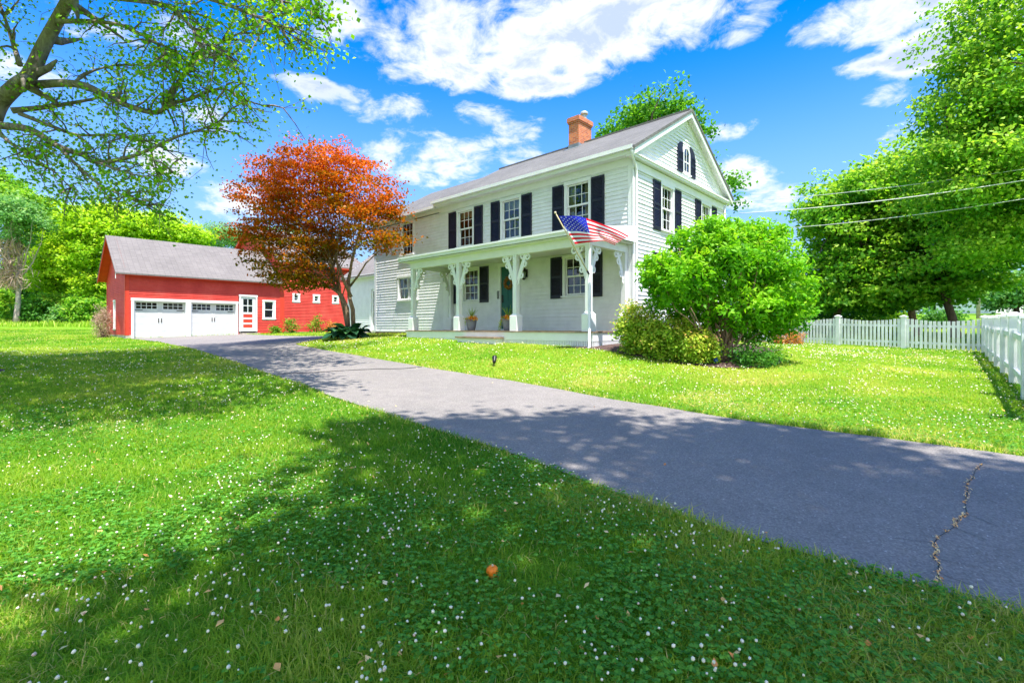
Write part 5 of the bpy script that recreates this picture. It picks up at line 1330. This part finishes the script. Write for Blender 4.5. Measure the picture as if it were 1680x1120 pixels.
# --- red japanese-type maple before the breezeway
jm = ground(*hit(577, 545)); JY = 20.0; jm = Vector(((577-840)/800*JY, JY, g1((577-840)/800*JY, JY)))
def jp(px, py, dy=0): q = P(px, py, JY+dy); return q-jm
def jt(cen, od, r):
    h = (cen[:, 2]-jm.z-2.2)/5.2; side = (cen[:, 0]-jm.x)/4
    return np.clip(.11+.95*h+r.normal(0, .2, len(cen))-.12*np.abs(cen[:, 1]-JY)/3, 0, 1)
jel = []
for px, py, rx, rz, ry, dy in ((520,285,95,45,2.2,0),(470,310,75,45,2.0,.3),(590,320,70,50,2.0,.2),(455,370,62,40,1.8,-.2),(520,350,90,55,2.3,.6),(610,370,52,38,1.6,.3),(470,425,72,38,1.8,-.4),(548,402,46,30,2.0,.9),(500,460,62,20,1.2,-.5),(630,408,28,16,1.1,.0),(420,320,32,28,1.0,.3),(408,385,32,24,1.0,-.1),(635,335,30,24,1.0,.2),(545,262,70,26,1.5,.2),(640,395,30,14,.9,-.3)):
    dy -= 1.9 if px > 600 else (1.5 if px > 555 else (.4 if px > 510 else 0))
    q = jp(px, py, dy); jel.append((q.x, q.y, q.z, rx*(JY+dy)/800, ry if px < 510 else ry*(.85 if px < 556 else .6), rz*(JY+dy)/800))
JT = tree('red_maple_tree', 'spreading red-leaved ornamental maple with a double trunk before the breezeway', jm, 4.3, jel, M['japan'], M['barkwarm'], 960, 40, .24, .12, .08, .075, 21, limbs=46, flat=.24, split=.30, lumpy=.22, lean=(-1.0, .3), tintfn=jt, edge=2.6, shell=.15)
mb = MB(jm); rr_ = np.random.default_rng(4)
for pts, r0 in (([(571,540),(569,505),(561,487),(549,468),(538,445),(520,415),(500,385)], .10), ([(580,541),(579,508),(573,487),(572,462),(577,430),(585,400),(592,370)], .095), ([(576,487),(565,462),(556,440),(548,410),(545,370)], .075), ([(574,470),(588,452),(600,432),(622,412)], .05), ([(560,484),(540,470),(515,455),(480,440)], .05)):
    pth = [P(a, b_, JY+.25*math.sin(i*1.3+r0*40)) for i, (a, b_) in enumerate(pts)]
    mb.tube(pth, [r0*(1-.62*i/(len(pts)-1)) for i in range(len(pts))], 9)
mb.build('trunk', M['barkwarm'], JT, True, uv=False)

# --- hosta under it
def hosta(x, y, label, s=1.0, n=46, mat=None, group=None, name='hosta'):
    r = empty(name, ground(x, y), 0, label, 'plant', group); vv, ff, tt = [], [], []
    for k in range(n):
        az = random.uniform(0, 6.283); L = random.uniform(.30, .55)*s; el = random.uniform(.2, 1.15); d = Vector((math.cos(az), math.sin(az), 0)); sd = Vector((-d.y, d.x, 0)); i0 = len(vv); t0 = random.random()
        base = d*random.uniform(.0, .32)*s; W_ = L*.32
        for t in np.linspace(0, 1, 7):
            wv = W_*math.sin(math.pi*min(1, t*.92+.08))**.8; rise = L*(math.sin(el)*t*1.25-.75*t*t*(.6+.4*math.cos(el)))+.10*s
            q = base+d*(L*t*(.45+.55*math.cos(el)))+Vector((0, 0, max(.01, rise)))
            vv += [q-sd*wv+Vector((0,0,.05*wv/W_*s)), q, q+sd*wv+Vector((0,0,.05*wv/W_*s))]; tt += [t0]*3
        for j in range(6):
            for e in (0, 1): ff.append((i0+3*j+e, i0+3*j+1+e, i0+3*j+4+e, i0+3*j+3+e))
    npmesh('leaves', vv, ff, mat or M['hosta'], r, np.array(tt), True); return r
hx = ((570-840)/800*19.3, 19.3)
hosta(hx[0], hx[1], 'dark blue-green hosta clump at the foot of the red maple', 1.5, 80)
def clumps(name, label, x, y, rx, ry, rz, mat, n, per, L, Wd, seed, cat='shrub', group=None, stems=8, sig=.09, zc=.5, upb=.7, lumpy=.25, flat=.7, tintfn=None, shell=.2):
    b = ground(x, y); r = np.random.default_rng(seed); root = empty(name, b, 0, label, cat, group)
    cen, od = ell_points(n, [(b.x, b.y, b.z+rz*zc, rx, ry, rz*(1-zc) if zc > .5 else rz*.62)], r, 2.6, lumpy, shell)
    cen[:, 2] = np.maximum(cen[:, 2], b.z+.04)
    c, nrm, ax, Ls, Ws, ti = foliage(cen, od, per, sig, flat, L, Wd, r, upb=upb, tint0=None if tintfn is None else tintfn(cen, od, r))
    c[:, 2] = np.maximum(c[:, 2], b.z+.02)
    leaf_obj('foliage', mat, c, nrm, ax, Ls, Ws, ti, root, tuple(b))
    mb = MB(b)
    for i in r.choice(len(cen), min(stems, len(cen)), replace=False):
        mb.tube(limb_path((b.x+r.normal()*.1*rx, b.y+r.normal()*.1*ry, b.z-.05), cen[i], .08, r, 5), [.02*(1-.17*q)*max(.4, rz) for q in range(5)], 5)
    mb.build('stem', M['barkdark'], root, True, uv=False); return root
# border plants along the barn
for (px, py, lab, mt, s) in ((478,549,'leafy border plant at the barn wall below the first small window', M['herb'], .42), (518,548,'lime green border plant at the barn wall below the middle small window', M['herb'], .48), (545,547,'thin reddish border plant at the barn wall near the red maple', M['orangeshrub'], .34), (452,549,'low border plant at the corner between garage and barn', M['herb'], .22)):
    Yb = 32.6+ (px-478)*.035; x = (px-840)/800*Yb
    clumps('border_plant', lab, x, Yb, s*1.1, s*.8, s*1.9, mt, 40, 16, .16, .06, int(px), 'plant', 'plants along the barn wall', 4, .12)

# --- the big glossy shrub and its companions
bs = ground((1190-840)/800*10.4, 10.4); BY = 10.4
bel = []
for px, py, rx, rz, ry, dy in ((1185,430,70,50,1.0,0),(1115,455,58,42,.9,-.1),(1245,430,62,45,1.0,.1),(1275,475,52,42,.85,.1),(1200,395,60,30,.7,.1),(1130,400,30,26,.5,.1),(1255,385,40,22,.5,.1),(1080,450,34,28,.6,.0),(1215,500,80,36,.9,-.1),(1110,492,45,24,.7,.2),(1285,515,38,32,.7,.1),(1225,535,60,26,.7,.25),(1150,520,50,26,.6,.4),(1170,375,28,16,.4,0)):
    q = P(px, py, BY+dy)-bs; bel.append((q.x, q.y, q.z, rx*BY/800, ry, rz*BY/800))
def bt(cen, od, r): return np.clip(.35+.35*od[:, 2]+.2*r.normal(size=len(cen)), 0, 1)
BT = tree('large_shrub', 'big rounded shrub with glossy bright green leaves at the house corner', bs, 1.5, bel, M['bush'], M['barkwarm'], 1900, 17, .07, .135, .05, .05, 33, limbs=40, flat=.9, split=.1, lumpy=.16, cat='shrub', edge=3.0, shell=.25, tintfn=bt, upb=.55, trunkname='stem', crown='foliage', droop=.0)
mb = MB(bs); rr_ = np.random.default_rng(9)
for k in range(11):
    a = rr_.uniform(0, 6.28); s = bs+Vector((.18*math.cos(a), .15*math.sin(a), -.05)); e = bs+Vector((rr_.uniform(-1.1, 1.1), rr_.uniform(-.5, .5), rr_.uniform(1.0, 1.9)))
    mb.tube(limb_path(s, e, .08, rr_, 7), [.034*(1-.12*q) for q in range(7)], 6)
mb.build('stem', M['barkwarm'], BT, True, uv=False)
# skirt of shade-loving groundcover under the shrub
for (px, py, Yq, rx, rz, lab, sd) in ((1048,588,11.2,.50,1.12,'golden shrub with orange tips nearest the porch corner',71),(1100,593,10.6,.66,.86,'golden-green mounded shrub, widest of the three by the porch',72),(1142,597,10.2,.46,.62,'small golden shrub tucked under the big glossy shrub',73)):
    x = (px-840)/800*Yq
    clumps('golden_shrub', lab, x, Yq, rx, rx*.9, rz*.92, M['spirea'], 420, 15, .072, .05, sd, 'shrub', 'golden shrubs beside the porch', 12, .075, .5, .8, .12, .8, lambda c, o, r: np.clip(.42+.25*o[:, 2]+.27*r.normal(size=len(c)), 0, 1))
clumps('fern_clump', 'dark leafy ground plant in the mulch under the big shrub', (1235-840)/800*9.9, 9.9, .45, .35, .38, M['tr_dark'], 90, 14, .09, .03, 75, 'plant', None, 5)
clumps('fern_clump', 'pale arching ground plant at the right end of the mulch bed', (1262-840)/800*10.1, 10.1, .25, .25, .34, M['tr_mid'], 40, 14, .11, .02, 76, 'plant', None, 5)
clumps('orange_shrub', 'low orange-leaved shrub in front of the picket fence', (1290-840)/800*20.6, 20.6, .62, .5, .62, M['orangeshrub'], 120, 14, .09, .05, 77, 'shrub', None, 6)

# --- trees beyond the fence on the right
def frame_px(c): Yq = np.maximum(c[:, 1], .1); return 840+800*c[:, 0]/Yq, 537-800*(c[:, 2]-H)/Yq
def at(px, Y): x = (px-840)/800*Y; return ground(x, Y)
RG = 'maples beyond the picket fence'
def els(base, lst, Y):
    out = []
    for px, py, rx, rz, ry, dy in lst:
        q = P(px, py, Y+dy)-base; out.append((q.x, q.y, q.z, rx*(Y+dy)/800, ry, rz*(Y+dy)/800))
    return out
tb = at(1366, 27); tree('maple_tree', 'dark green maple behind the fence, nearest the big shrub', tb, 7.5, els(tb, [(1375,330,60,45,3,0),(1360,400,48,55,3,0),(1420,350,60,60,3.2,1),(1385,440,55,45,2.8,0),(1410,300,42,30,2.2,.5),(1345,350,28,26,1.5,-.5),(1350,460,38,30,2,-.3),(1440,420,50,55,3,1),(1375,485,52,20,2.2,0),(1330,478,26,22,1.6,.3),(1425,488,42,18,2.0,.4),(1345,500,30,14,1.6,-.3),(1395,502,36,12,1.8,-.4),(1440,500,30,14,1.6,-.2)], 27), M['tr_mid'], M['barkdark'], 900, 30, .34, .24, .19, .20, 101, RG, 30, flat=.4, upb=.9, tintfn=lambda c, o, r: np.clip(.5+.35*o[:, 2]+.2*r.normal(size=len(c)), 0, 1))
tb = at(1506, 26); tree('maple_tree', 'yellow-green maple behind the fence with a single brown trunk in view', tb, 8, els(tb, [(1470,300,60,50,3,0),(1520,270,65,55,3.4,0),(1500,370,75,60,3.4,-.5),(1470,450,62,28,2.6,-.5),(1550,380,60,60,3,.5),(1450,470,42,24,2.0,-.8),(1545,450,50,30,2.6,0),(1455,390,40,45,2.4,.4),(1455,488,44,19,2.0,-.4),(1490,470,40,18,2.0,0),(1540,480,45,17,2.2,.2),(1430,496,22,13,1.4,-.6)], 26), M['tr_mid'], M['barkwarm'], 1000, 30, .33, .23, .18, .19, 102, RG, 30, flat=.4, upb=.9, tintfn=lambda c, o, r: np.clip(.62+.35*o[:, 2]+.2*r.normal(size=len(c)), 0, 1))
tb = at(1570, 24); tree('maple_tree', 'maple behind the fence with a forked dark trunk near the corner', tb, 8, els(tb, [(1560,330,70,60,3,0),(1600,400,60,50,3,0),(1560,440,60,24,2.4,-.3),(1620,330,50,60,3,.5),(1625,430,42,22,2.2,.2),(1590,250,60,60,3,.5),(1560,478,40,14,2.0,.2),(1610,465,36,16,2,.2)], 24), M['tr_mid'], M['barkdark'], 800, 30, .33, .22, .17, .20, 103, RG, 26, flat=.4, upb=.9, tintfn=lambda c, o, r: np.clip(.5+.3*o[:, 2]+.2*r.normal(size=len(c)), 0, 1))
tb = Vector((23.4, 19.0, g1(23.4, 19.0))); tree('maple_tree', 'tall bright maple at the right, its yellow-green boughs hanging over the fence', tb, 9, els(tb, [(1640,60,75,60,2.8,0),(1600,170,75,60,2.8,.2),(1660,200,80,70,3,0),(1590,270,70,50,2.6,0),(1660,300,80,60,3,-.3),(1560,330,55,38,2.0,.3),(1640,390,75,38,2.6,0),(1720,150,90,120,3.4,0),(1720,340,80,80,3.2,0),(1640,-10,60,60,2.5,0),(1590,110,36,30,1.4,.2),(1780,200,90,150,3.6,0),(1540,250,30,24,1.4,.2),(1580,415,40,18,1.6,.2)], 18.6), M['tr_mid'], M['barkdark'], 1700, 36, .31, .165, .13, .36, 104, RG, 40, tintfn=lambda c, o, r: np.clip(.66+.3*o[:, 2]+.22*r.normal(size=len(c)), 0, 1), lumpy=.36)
DG = 'distant trees at the right'
for i, (px, Y, lst, mt, lab) in enumerate(((1668, 60, [(1655,475,30,26,4,0),(1690,470,30,34,4,0),(1640,490,22,16,3,0)], 'tr_cool', 'distant blue-green tree over the fence corner'), (1400, 90, [(1395,495,36,22,5,0),(1440,492,30,18,5,0),(1360,488,30,24,5,0)], 'tr_cool', 'distant tree seen between the trunks of the fence maples'), (1540, 110, [(1530,490,40,20,6,0),(1580,485,36,24,6,0)], 'tr_cool', 'most distant tree, beyond the parked cars'))):
    b = far_pt(px, Y); tree('background_tree', lab, b, 5, els(b, lst, Y), M[mt], M['barkdark'], 240, 26, .8, .5, .4, .3, 120+i, DG, 8)
for i, (px, Y, rx, rz, mt, lab) in enumerate(((1335, 30, 1.5, 1.7, 'tr_dark', 'dark bush behind the picket fence next to the big shrub'), (1412, 29.5, 1.5, 1.5, 'tr_mid', 'mid-green bush behind the picket fence between two maple trunks'), (1456, 30.5, 1.2, 1.6, 'tr_yellow', 'yellow-green bush behind the picket fence left of the middle maple trunk'), (1548, 31, 1.1, 1.0, 'tr_dark', 'low dark bush behind the picket fence near the forked maple'))):
    q = far_pt(px, Y); clumps('fence_bush', lab, q.x, Y, rx, rx*.8, rz, M[mt], 150, 20, .17, .11, 340+i, 'bush', 'bushes beyond the picket fence', 8, .2, .5)
# --- tree behind the farmhouse roof
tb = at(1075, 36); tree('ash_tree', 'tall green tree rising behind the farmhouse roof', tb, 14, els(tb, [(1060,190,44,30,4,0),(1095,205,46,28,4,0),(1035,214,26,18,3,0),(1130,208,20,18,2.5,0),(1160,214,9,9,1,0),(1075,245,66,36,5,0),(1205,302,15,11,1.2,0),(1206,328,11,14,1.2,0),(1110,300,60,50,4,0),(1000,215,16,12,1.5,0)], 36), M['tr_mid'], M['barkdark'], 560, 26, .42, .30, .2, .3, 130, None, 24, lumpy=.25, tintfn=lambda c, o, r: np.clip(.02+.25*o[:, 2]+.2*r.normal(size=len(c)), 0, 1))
# --- left tree line
LG = 'trees of the left wood edge'
def wood(px, Y, lst, mt, bk, label, seed, top=6, n=520, per=24, sig=.40, L=.36, Wd=.26, tr=.2, name='wood_tree', tf=(.45, .3), bend=.03, **kw):
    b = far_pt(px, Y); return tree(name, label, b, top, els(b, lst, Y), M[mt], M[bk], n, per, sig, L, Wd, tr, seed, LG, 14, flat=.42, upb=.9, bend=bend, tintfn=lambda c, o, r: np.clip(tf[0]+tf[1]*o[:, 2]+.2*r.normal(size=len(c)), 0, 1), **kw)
BT_ = wood(27, 48, [(30,345,32,24,3,0),(50,362,26,20,2.4,0),(12,358,22,22,2.4,0),(38,385,20,18,1.8,0)], 'tr_cool', 'barkpale', 'pale bare-trunked tree with dry twigs at the wood edge', 201, 10, 300, 20, .36, .3, .2, .25, lean=(.3, 0), bend=.006)
_r = np.random.default_rng(8); _b = BT_.location; n = 900
_c = np.c_[_b.x+_r.normal(0, .75, n)-.3, _b.y-.3+_r.normal(0, .6, n), _b.z+_r.uniform(3.6, 8.5, n)]
leaf_obj('dry_twig', M['deadvine'], _c, randu(n, _r), unit(_r.normal(size=(n, 3))*.5+[0, 0, -.8]), _r.uniform(.6, 1.4, n), .07, _r.random(n), BT_, tuple(_b))['kind'] = 'stuff'
wood(5, 58, [(2,320,28,28,4,0),(-15,300,30,30,4,0),(30,330,26,22,3,0)], 'tr_mid', 'barkdark', 'tall tree behind the bare-trunked tree at the left edge', 202, 12)
wood(60, 60, [(55,340,24,22,3.5,0),(75,365,22,22,3,0),(45,400,30,40,3.5,0)], 'tr_mid', 'barkdark', 'slim mid-green tree right of the bare-trunked tree', 203, 10)
wood(95, 54, [(95,390,30,30,3,0),(75,430,30,28,3,0),(110,420,34,34,3,0),(90,460,34,26,3,0),(130,400,26,28,3,0)], 'tr_yellow', 'barkdark', 'bright yellow-green maple left of the garage', 204, 7, 620, 28, .42, .30, .24, .18, tf=(.5, .35))
wood(150, 52, [(150,370,36,28,3.4,0),(140,430,34,34,3,0),(165,400,26,40,3,0),(125,355,22,18,2.5,0),(155,470,30,26,2.6,0)], 'tr_yellow', 'barkdark', 'yellow-green maple touching the garage gable', 205, 8, 620, 28, .42, .30, .24, .2, tf=(.45, .35))
wood(210, 54, [(200,360,40,20,3.4,0),(240,372,40,22,3.4,0),(180,350,24,18,2.5,0),(220,390,40,26,3.4,0)], 'tr_yellow', 'barkdark', 'yellow-green maple showing above the left half of the garage roof', 206, 8, 480, 28, .42, .30, .24, .2, tf=(.5, .35))
wood(285, 56, [(275,372,34,24,3,0),(310,385,34,22,3,0),(290,395,40,26,3,0)], 'tr_yellow', 'barkdark', 'yellow-green maple showing above the middle of the garage roof', 207, 8, 420, 28, .42, .30, .24, .2, tf=(.4, .35))
wood(365, 62, [(360,385,36,20,3.4,0),(390,395,30,18,3,0),(335,395,26,18,3,0)], 'tr_cool', 'barkdark', 'grey-green pine behind the right end of the garage roof', 208, 9, 420, 30, .45, .34, .08, .2, tf=(.4, .3))
wood(430, 66, [(430,400,40,26,4,0),(470,400,40,30,4,0)], 'tr_cool', 'barkdark', 'tree behind the barn and the red maple', 209, 9, 260)
wood(120, 62, [(110,490,60,34,3,0),(60,480,40,40,3,0),(160,490,40,34,3,0),(10,470,40,50,3,0)], 'tr_dark', 'barkdark', 'dark shaded thicket under the wood edge maples', 210, 3, 520, 26, .5, .34, .24, .15, name='thicket', tf=(.3, .2))
UG_ = 'bushes at the wood edge'
for i, (px, Y, rx, rz, mt, lab) in enumerate(((0, 51, 1.3, 3.4, 'tr_mid', 'green bush left of the bare trunk'), (58, 50, 1.6, 2.4, 'tr_dark', 'dark bush right of the bare trunk'), (85, 51, 1.6, 3.0, 'tr_mid', 'mid-green bush below the bright maple'), (140, 50, 1.7, 2.6, 'tr_mid', 'bush at the wood edge nearest the garage'), (112, 50, 1.1, 1.6, 'tr_cool', 'low grey-green bush at the edge of the meadow'))):
    q = far_pt(px, Y); clumps('bush', lab, q.x, Y, rx, rx, rz, M[mt], 170, 22, .30, .2, 300+i, 'bush', UG_, 8, .3, .5)
q = at(168, 28.6)
clumps('vine_stump', 'stump smothered in dry brown vine beside the garage corner', q.x, 28.6, .42, .42, 1.62, M['deadvine'], 150, 26, .14, .02, 320, 'stump', None, 10, .10, .5, .1, .15, 1.2)

# --- far-off wood closing the horizon, one mass
rw = np.random.default_rng(500); n = 5200
az = rw.uniform(-1.35, 1.35, n); dd = rw.uniform(135, 175, n); wx, wy = dd*np.sin(az), dd*np.cos(az); k = wy > 25; wx, wy, az = wx[k], wy[k], az[k]; n = len(wx)
hh = 5+6*vnoise(az*14, az*0+3, 1.0, 60)+3*vnoise(az*60, az*0+9, 1.0, 61)
wc = np.c_[wx, wy, gz(wx, wy)+hh*rw.random(n)**.7]
c, nrm, ax, Ls, Ws, ti = foliage(wc, unit(np.c_[-wx, -wy, np.zeros(n)]), 9, 1.1, .5, 1.3, 1.0, rw, upb=.8, tint0=np.clip(.25+.5*vnoise(az*40, az*0, 1, 62)+.2*rw.normal(size=n), 0, 1))
leaf_obj('distant_woods', M['tr_cool'], c, nrm, ax, Ls, Ws, ti)['kind'] = 'stuff'
# --- big foreground maple at the left: explicit limbs in view, the rest of the crown overhead
mp = Vector((-12.75, 10.4, g1(-12.75, 10.4))); MT = empty('shade_maple', mp, 0, 'big old maple at the left whose grey limbs reach across the sky', 'tree')
mb = MB(mp); rr_ = np.random.default_rng(77); tips = []
def limb(pts, r0, r1, Ya, Yb, twigs=0, tl=1.0):
    n = len(pts); path = [P(px, py, Ya+(Yb-Ya)*i/(n-1)+.12*math.sin(i*1.7)) for i, (px, py) in enumerate(pts)]
    fine = []
    for i in range(n-1):
        for t in (0, .33, .67):
            p0, p1, p2, p3 = path[max(i-1,0)], path[i], path[i+1], path[min(i+2,n-1)]
            fine.append(.5*((2*p1)+(-p0+p2)*t+(2*p0-5*p1+4*p2-p3)*t*t+(-p0+3*p1-3*p2+p3)*t**3))
    fine.append(path[-1]); m = len(fine)
    mb.tube(fine, [r0+(r1-r0)*(i/(m-1))**.8 for i in range(m)], 9)
    for _ in range(int(twigs*.78)):
        k = rr_.integers(int(m*.25), m); s = fine[k]; d = (fine[min(k+1, m-1)]-fine[max(k-1, 0)]).normalized()
        e = s + (d*rr_.uniform(.3, 1.0)+Vector(rr_.normal(size=3))*.55+Vector((0, 0, -.12))).normalized()*tl*rr_.uniform(.4, 1.1)
        q = limb_path(s, e, .1, rr_, 5); mb.tube(q, [max(.004, (r1+.012)*(1-.2*i)) for i in range(5)], 5); tips.append((s, e))
        for _ in range(2):
            e2 = q[3]+Vector(rr_.normal(size=3))*.35*tl; mb.tube(limb_path(q[2], e2, .1, rr_, 4), [.007,.006,.005,.003], 4); tips.append((q[2], e2))
    return fine
S_ = 3.111
def cz(*pts): return [(a/S_, b_/S_) for a, b_ in pts]
mb.tube([mp+Vector((0,0,-.2)), mp+Vector((0,0,.5)), mp+Vector((.05,0,2.2)), mp+Vector((.1,.05,4.0)), P(-60, 225, 10.6), P(-30, 196, 10.8)], [.62,.48,.42,.36,.28,.22], 12)
mb.tube([mp+Vector((.1,.05,4.0)), Vector((-13.3,10.9,7.0)), Vector((-13.6,11.0,9.2)), Vector((-13.4,11,12.0))], [.34,.28,.22,.12], 10)
limb(cz((-40,600),(0,520),(80,440),(150,385),(220,240),(290,110),(350,0),(400,-90)), .18, .10, 10.8, 10.2, 14, 1.2)
limb(cz((120,440),(200,432),(330,425),(440,440),(560,500),(680,550),(800,575),(870,530),(960,510),(1060,470),(1150,455),(1250,510),(1380,550)), .10, .012, 10.7, 9.6, 42, 1.0)
limb(cz((850,535),(900,440),(960,350),(1040,270),(1180,190),(1330,130)), .06, .012, 10.2, 9.4, 30, 1.0)
limb(cz((60,565),(250,545),(400,520),(500,500),(620,470)), .07, .012, 10.8, 11.4, 16, .8)
limb(cz((-60,600),(0,640),(150,660),(300,750),(420,790),(500,830),(700,790),(900,700),(1000,670),(1120,620)), .10, .010, 10.8, 9.8, 40, .95)
limb(cz((300,750),(400,850),(520,950),(640,1000),(760,1050)), .045, .008, 10.3, 9.5, 26, .8)
limb(cz((100,580),(250,640),(400,690),(600,690),(800,740),(950,840)), .05, .008, 10.8, 10.2, 26, .8)
limb(cz((500,830),(640,880),(760,900),(880,880)), .03, .006, 10.0, 9.2, 16, .7)
limb(cz((290,110),(450,110),(620,130),(800,220),(900,260)), .06, .010, 10.4, 9.4, 30, .9)
limb(cz((330,-40),(600,-10),(850,30),(950,110),(1060,230),(1180,290)), .07, .010, 9.4, 8.4, 30, .9)
limb(cz((800,-60),(1050,-10),(1250,60),(1400,130),(1500,190)), .05, .008, 8.6, 8.0, 26, .8)
limb(cz((1050,-60),(1300,-20),(1500,20),(1620,60)), .03, .006, 8.4, 7.8, 20, .6)
limb(cz((100,330),(60,200),(20,80),(-20,-40)), .06, .02, 10.9, 11.6, 12, .8)
limb(cz((-30,640),(40,720),(160,800),(280,880),(360,960)), .05, .008, 10.6, 9.6, 24, .8)
limb(cz((350,440),(480,360),(640,330),(800,340)), .035, .008, 10.4, 11.2, 20, .8)
cen, od = [], []
for a, b_ in tips:
    for t in (.45, .8, 1.0): cen.append(a.lerp(b_, t)); od.append((b_-a).normalized())
cen = np.array(cen)+rr_.normal(0, .05, (len(cen), 3)); od = np.array(od)
t0 = np.clip(.62+rr_.normal(0, .28, len(cen)), 0, 1)
f1 = foliage(cen, od, rr_.integers(2, 7, len(cen)), .15, .55, .082, .066, rr_, upb=.6, outb=.1, tint0=t0)
# unseen upper crown: overhead and to the left of the frame
def infr(c):
    px, py = frame_px(c); return (c[:, 1] > .3) & (px > -60) & (px < 1760) & (py > -70) & (py < 700)
cu, du = ell_points(2600, [(-12.5,9.5,12.0,6.0,6.5,2.6),(-4.2,4.4,9.3,2.2,1.7,.9),(-6.6,5.4,9.8,3.2,2.6,1.3),(-9.5,7.0,10.5,3.6,3.2,1.6),(-5.6,8.2,11.0,3.0,2.6,1.0),(-6.2,11.2,12.6,3.4,2.6,1.0),(-9.5,11.5,12.6,4.0,3.2,1.3),(-9.0,15.0,14.8,4.0,3.6,1.2),(-2.6,5.6,9.6,.9,.8,.5),(-14.5,14.5,8.5,4,4.5,3),(-14,4.5,9,4,4,2.4)], rr_, 2.2, .25)
k = ~infr(cu); cu, du = cu[k], du[k]
for i in rr_.choice(len(cu), 26, replace=False): mb.tube(limb_path(Vector((-13.5, 11.0, rr_.uniform(8.8, 11.5))), cu[i], .05, rr_, 8), [.12*(1-.11*q) for q in range(8)], 6)
f2 = foliage(cu, du, 26, .36, .45, .17, .14, rr_, upb=.8)
k = ~infr(f2[0]); f2 = tuple(q[k] for q in f2)
mb.build('trunk', M['bark'], MT, True, uv=False)
leaf_obj('crown', M['maple'], *[np.concatenate([a, b_]) for a, b_ in zip(f1, f2)], MT, tuple(mp))
print('maple leaves', len(f1[0]), len(f2[0]))

# --- shade tree behind the viewer; its crown throws the shadow over the drive
sb = Vector((6.0, -6.0, g1(6.0, -6.0))); hs_ = 13.0
sh = []
for x, y, rx, ry, rz in ((.85,2.5,2.9,3.2,1.1),(2.9,1.3,3.6,2.8,1.2),(-.9,4.6,1.0,1.1,.6),(-.8,2.3,1.2,1.4,.8),(.9,6.0,.55,.35,.3),(2.5,5.0,.9,.6,.5),(-.4,5.6,.7,.5,.3),(3.6,3.3,.8,.9,.5),(-1.5,5.7,.5,.4,.3),(1.6,-.5,5.5,3.5,1.4)): sh.append((x+.155*hs_-sb.x, y-.331*hs_-sb.y, hs_-sb.z, rx, ry, rz))
rt_ = np.random.default_rng(44)
def thin(c):     # gaps put into the unseen crown so sun leaks onto the near lawn
    hh = c[:, 2]-g1(0, 3); x = c[:, 0]-.155*hh; y = c[:, 1]+.331*hh
    lawn = ~in_poly(x, y, DRIVE) & (x*.74+y*.67 < 3.2) & (x > -1.7) & (y < 4.6)
    return infr(c) | (lawn & (rt_.random(len(c)) < .36))
tree('shade_tree', 'tall leafy tree beside the driveway casting the broad shadow in the foreground', sb, 12.5, sh, M['shadeleaf'], M['bark'], 1800, 32, .32, .19, .16, .36, 401, None, 34, reject=thin, lumpy=.14, edge=2.4)
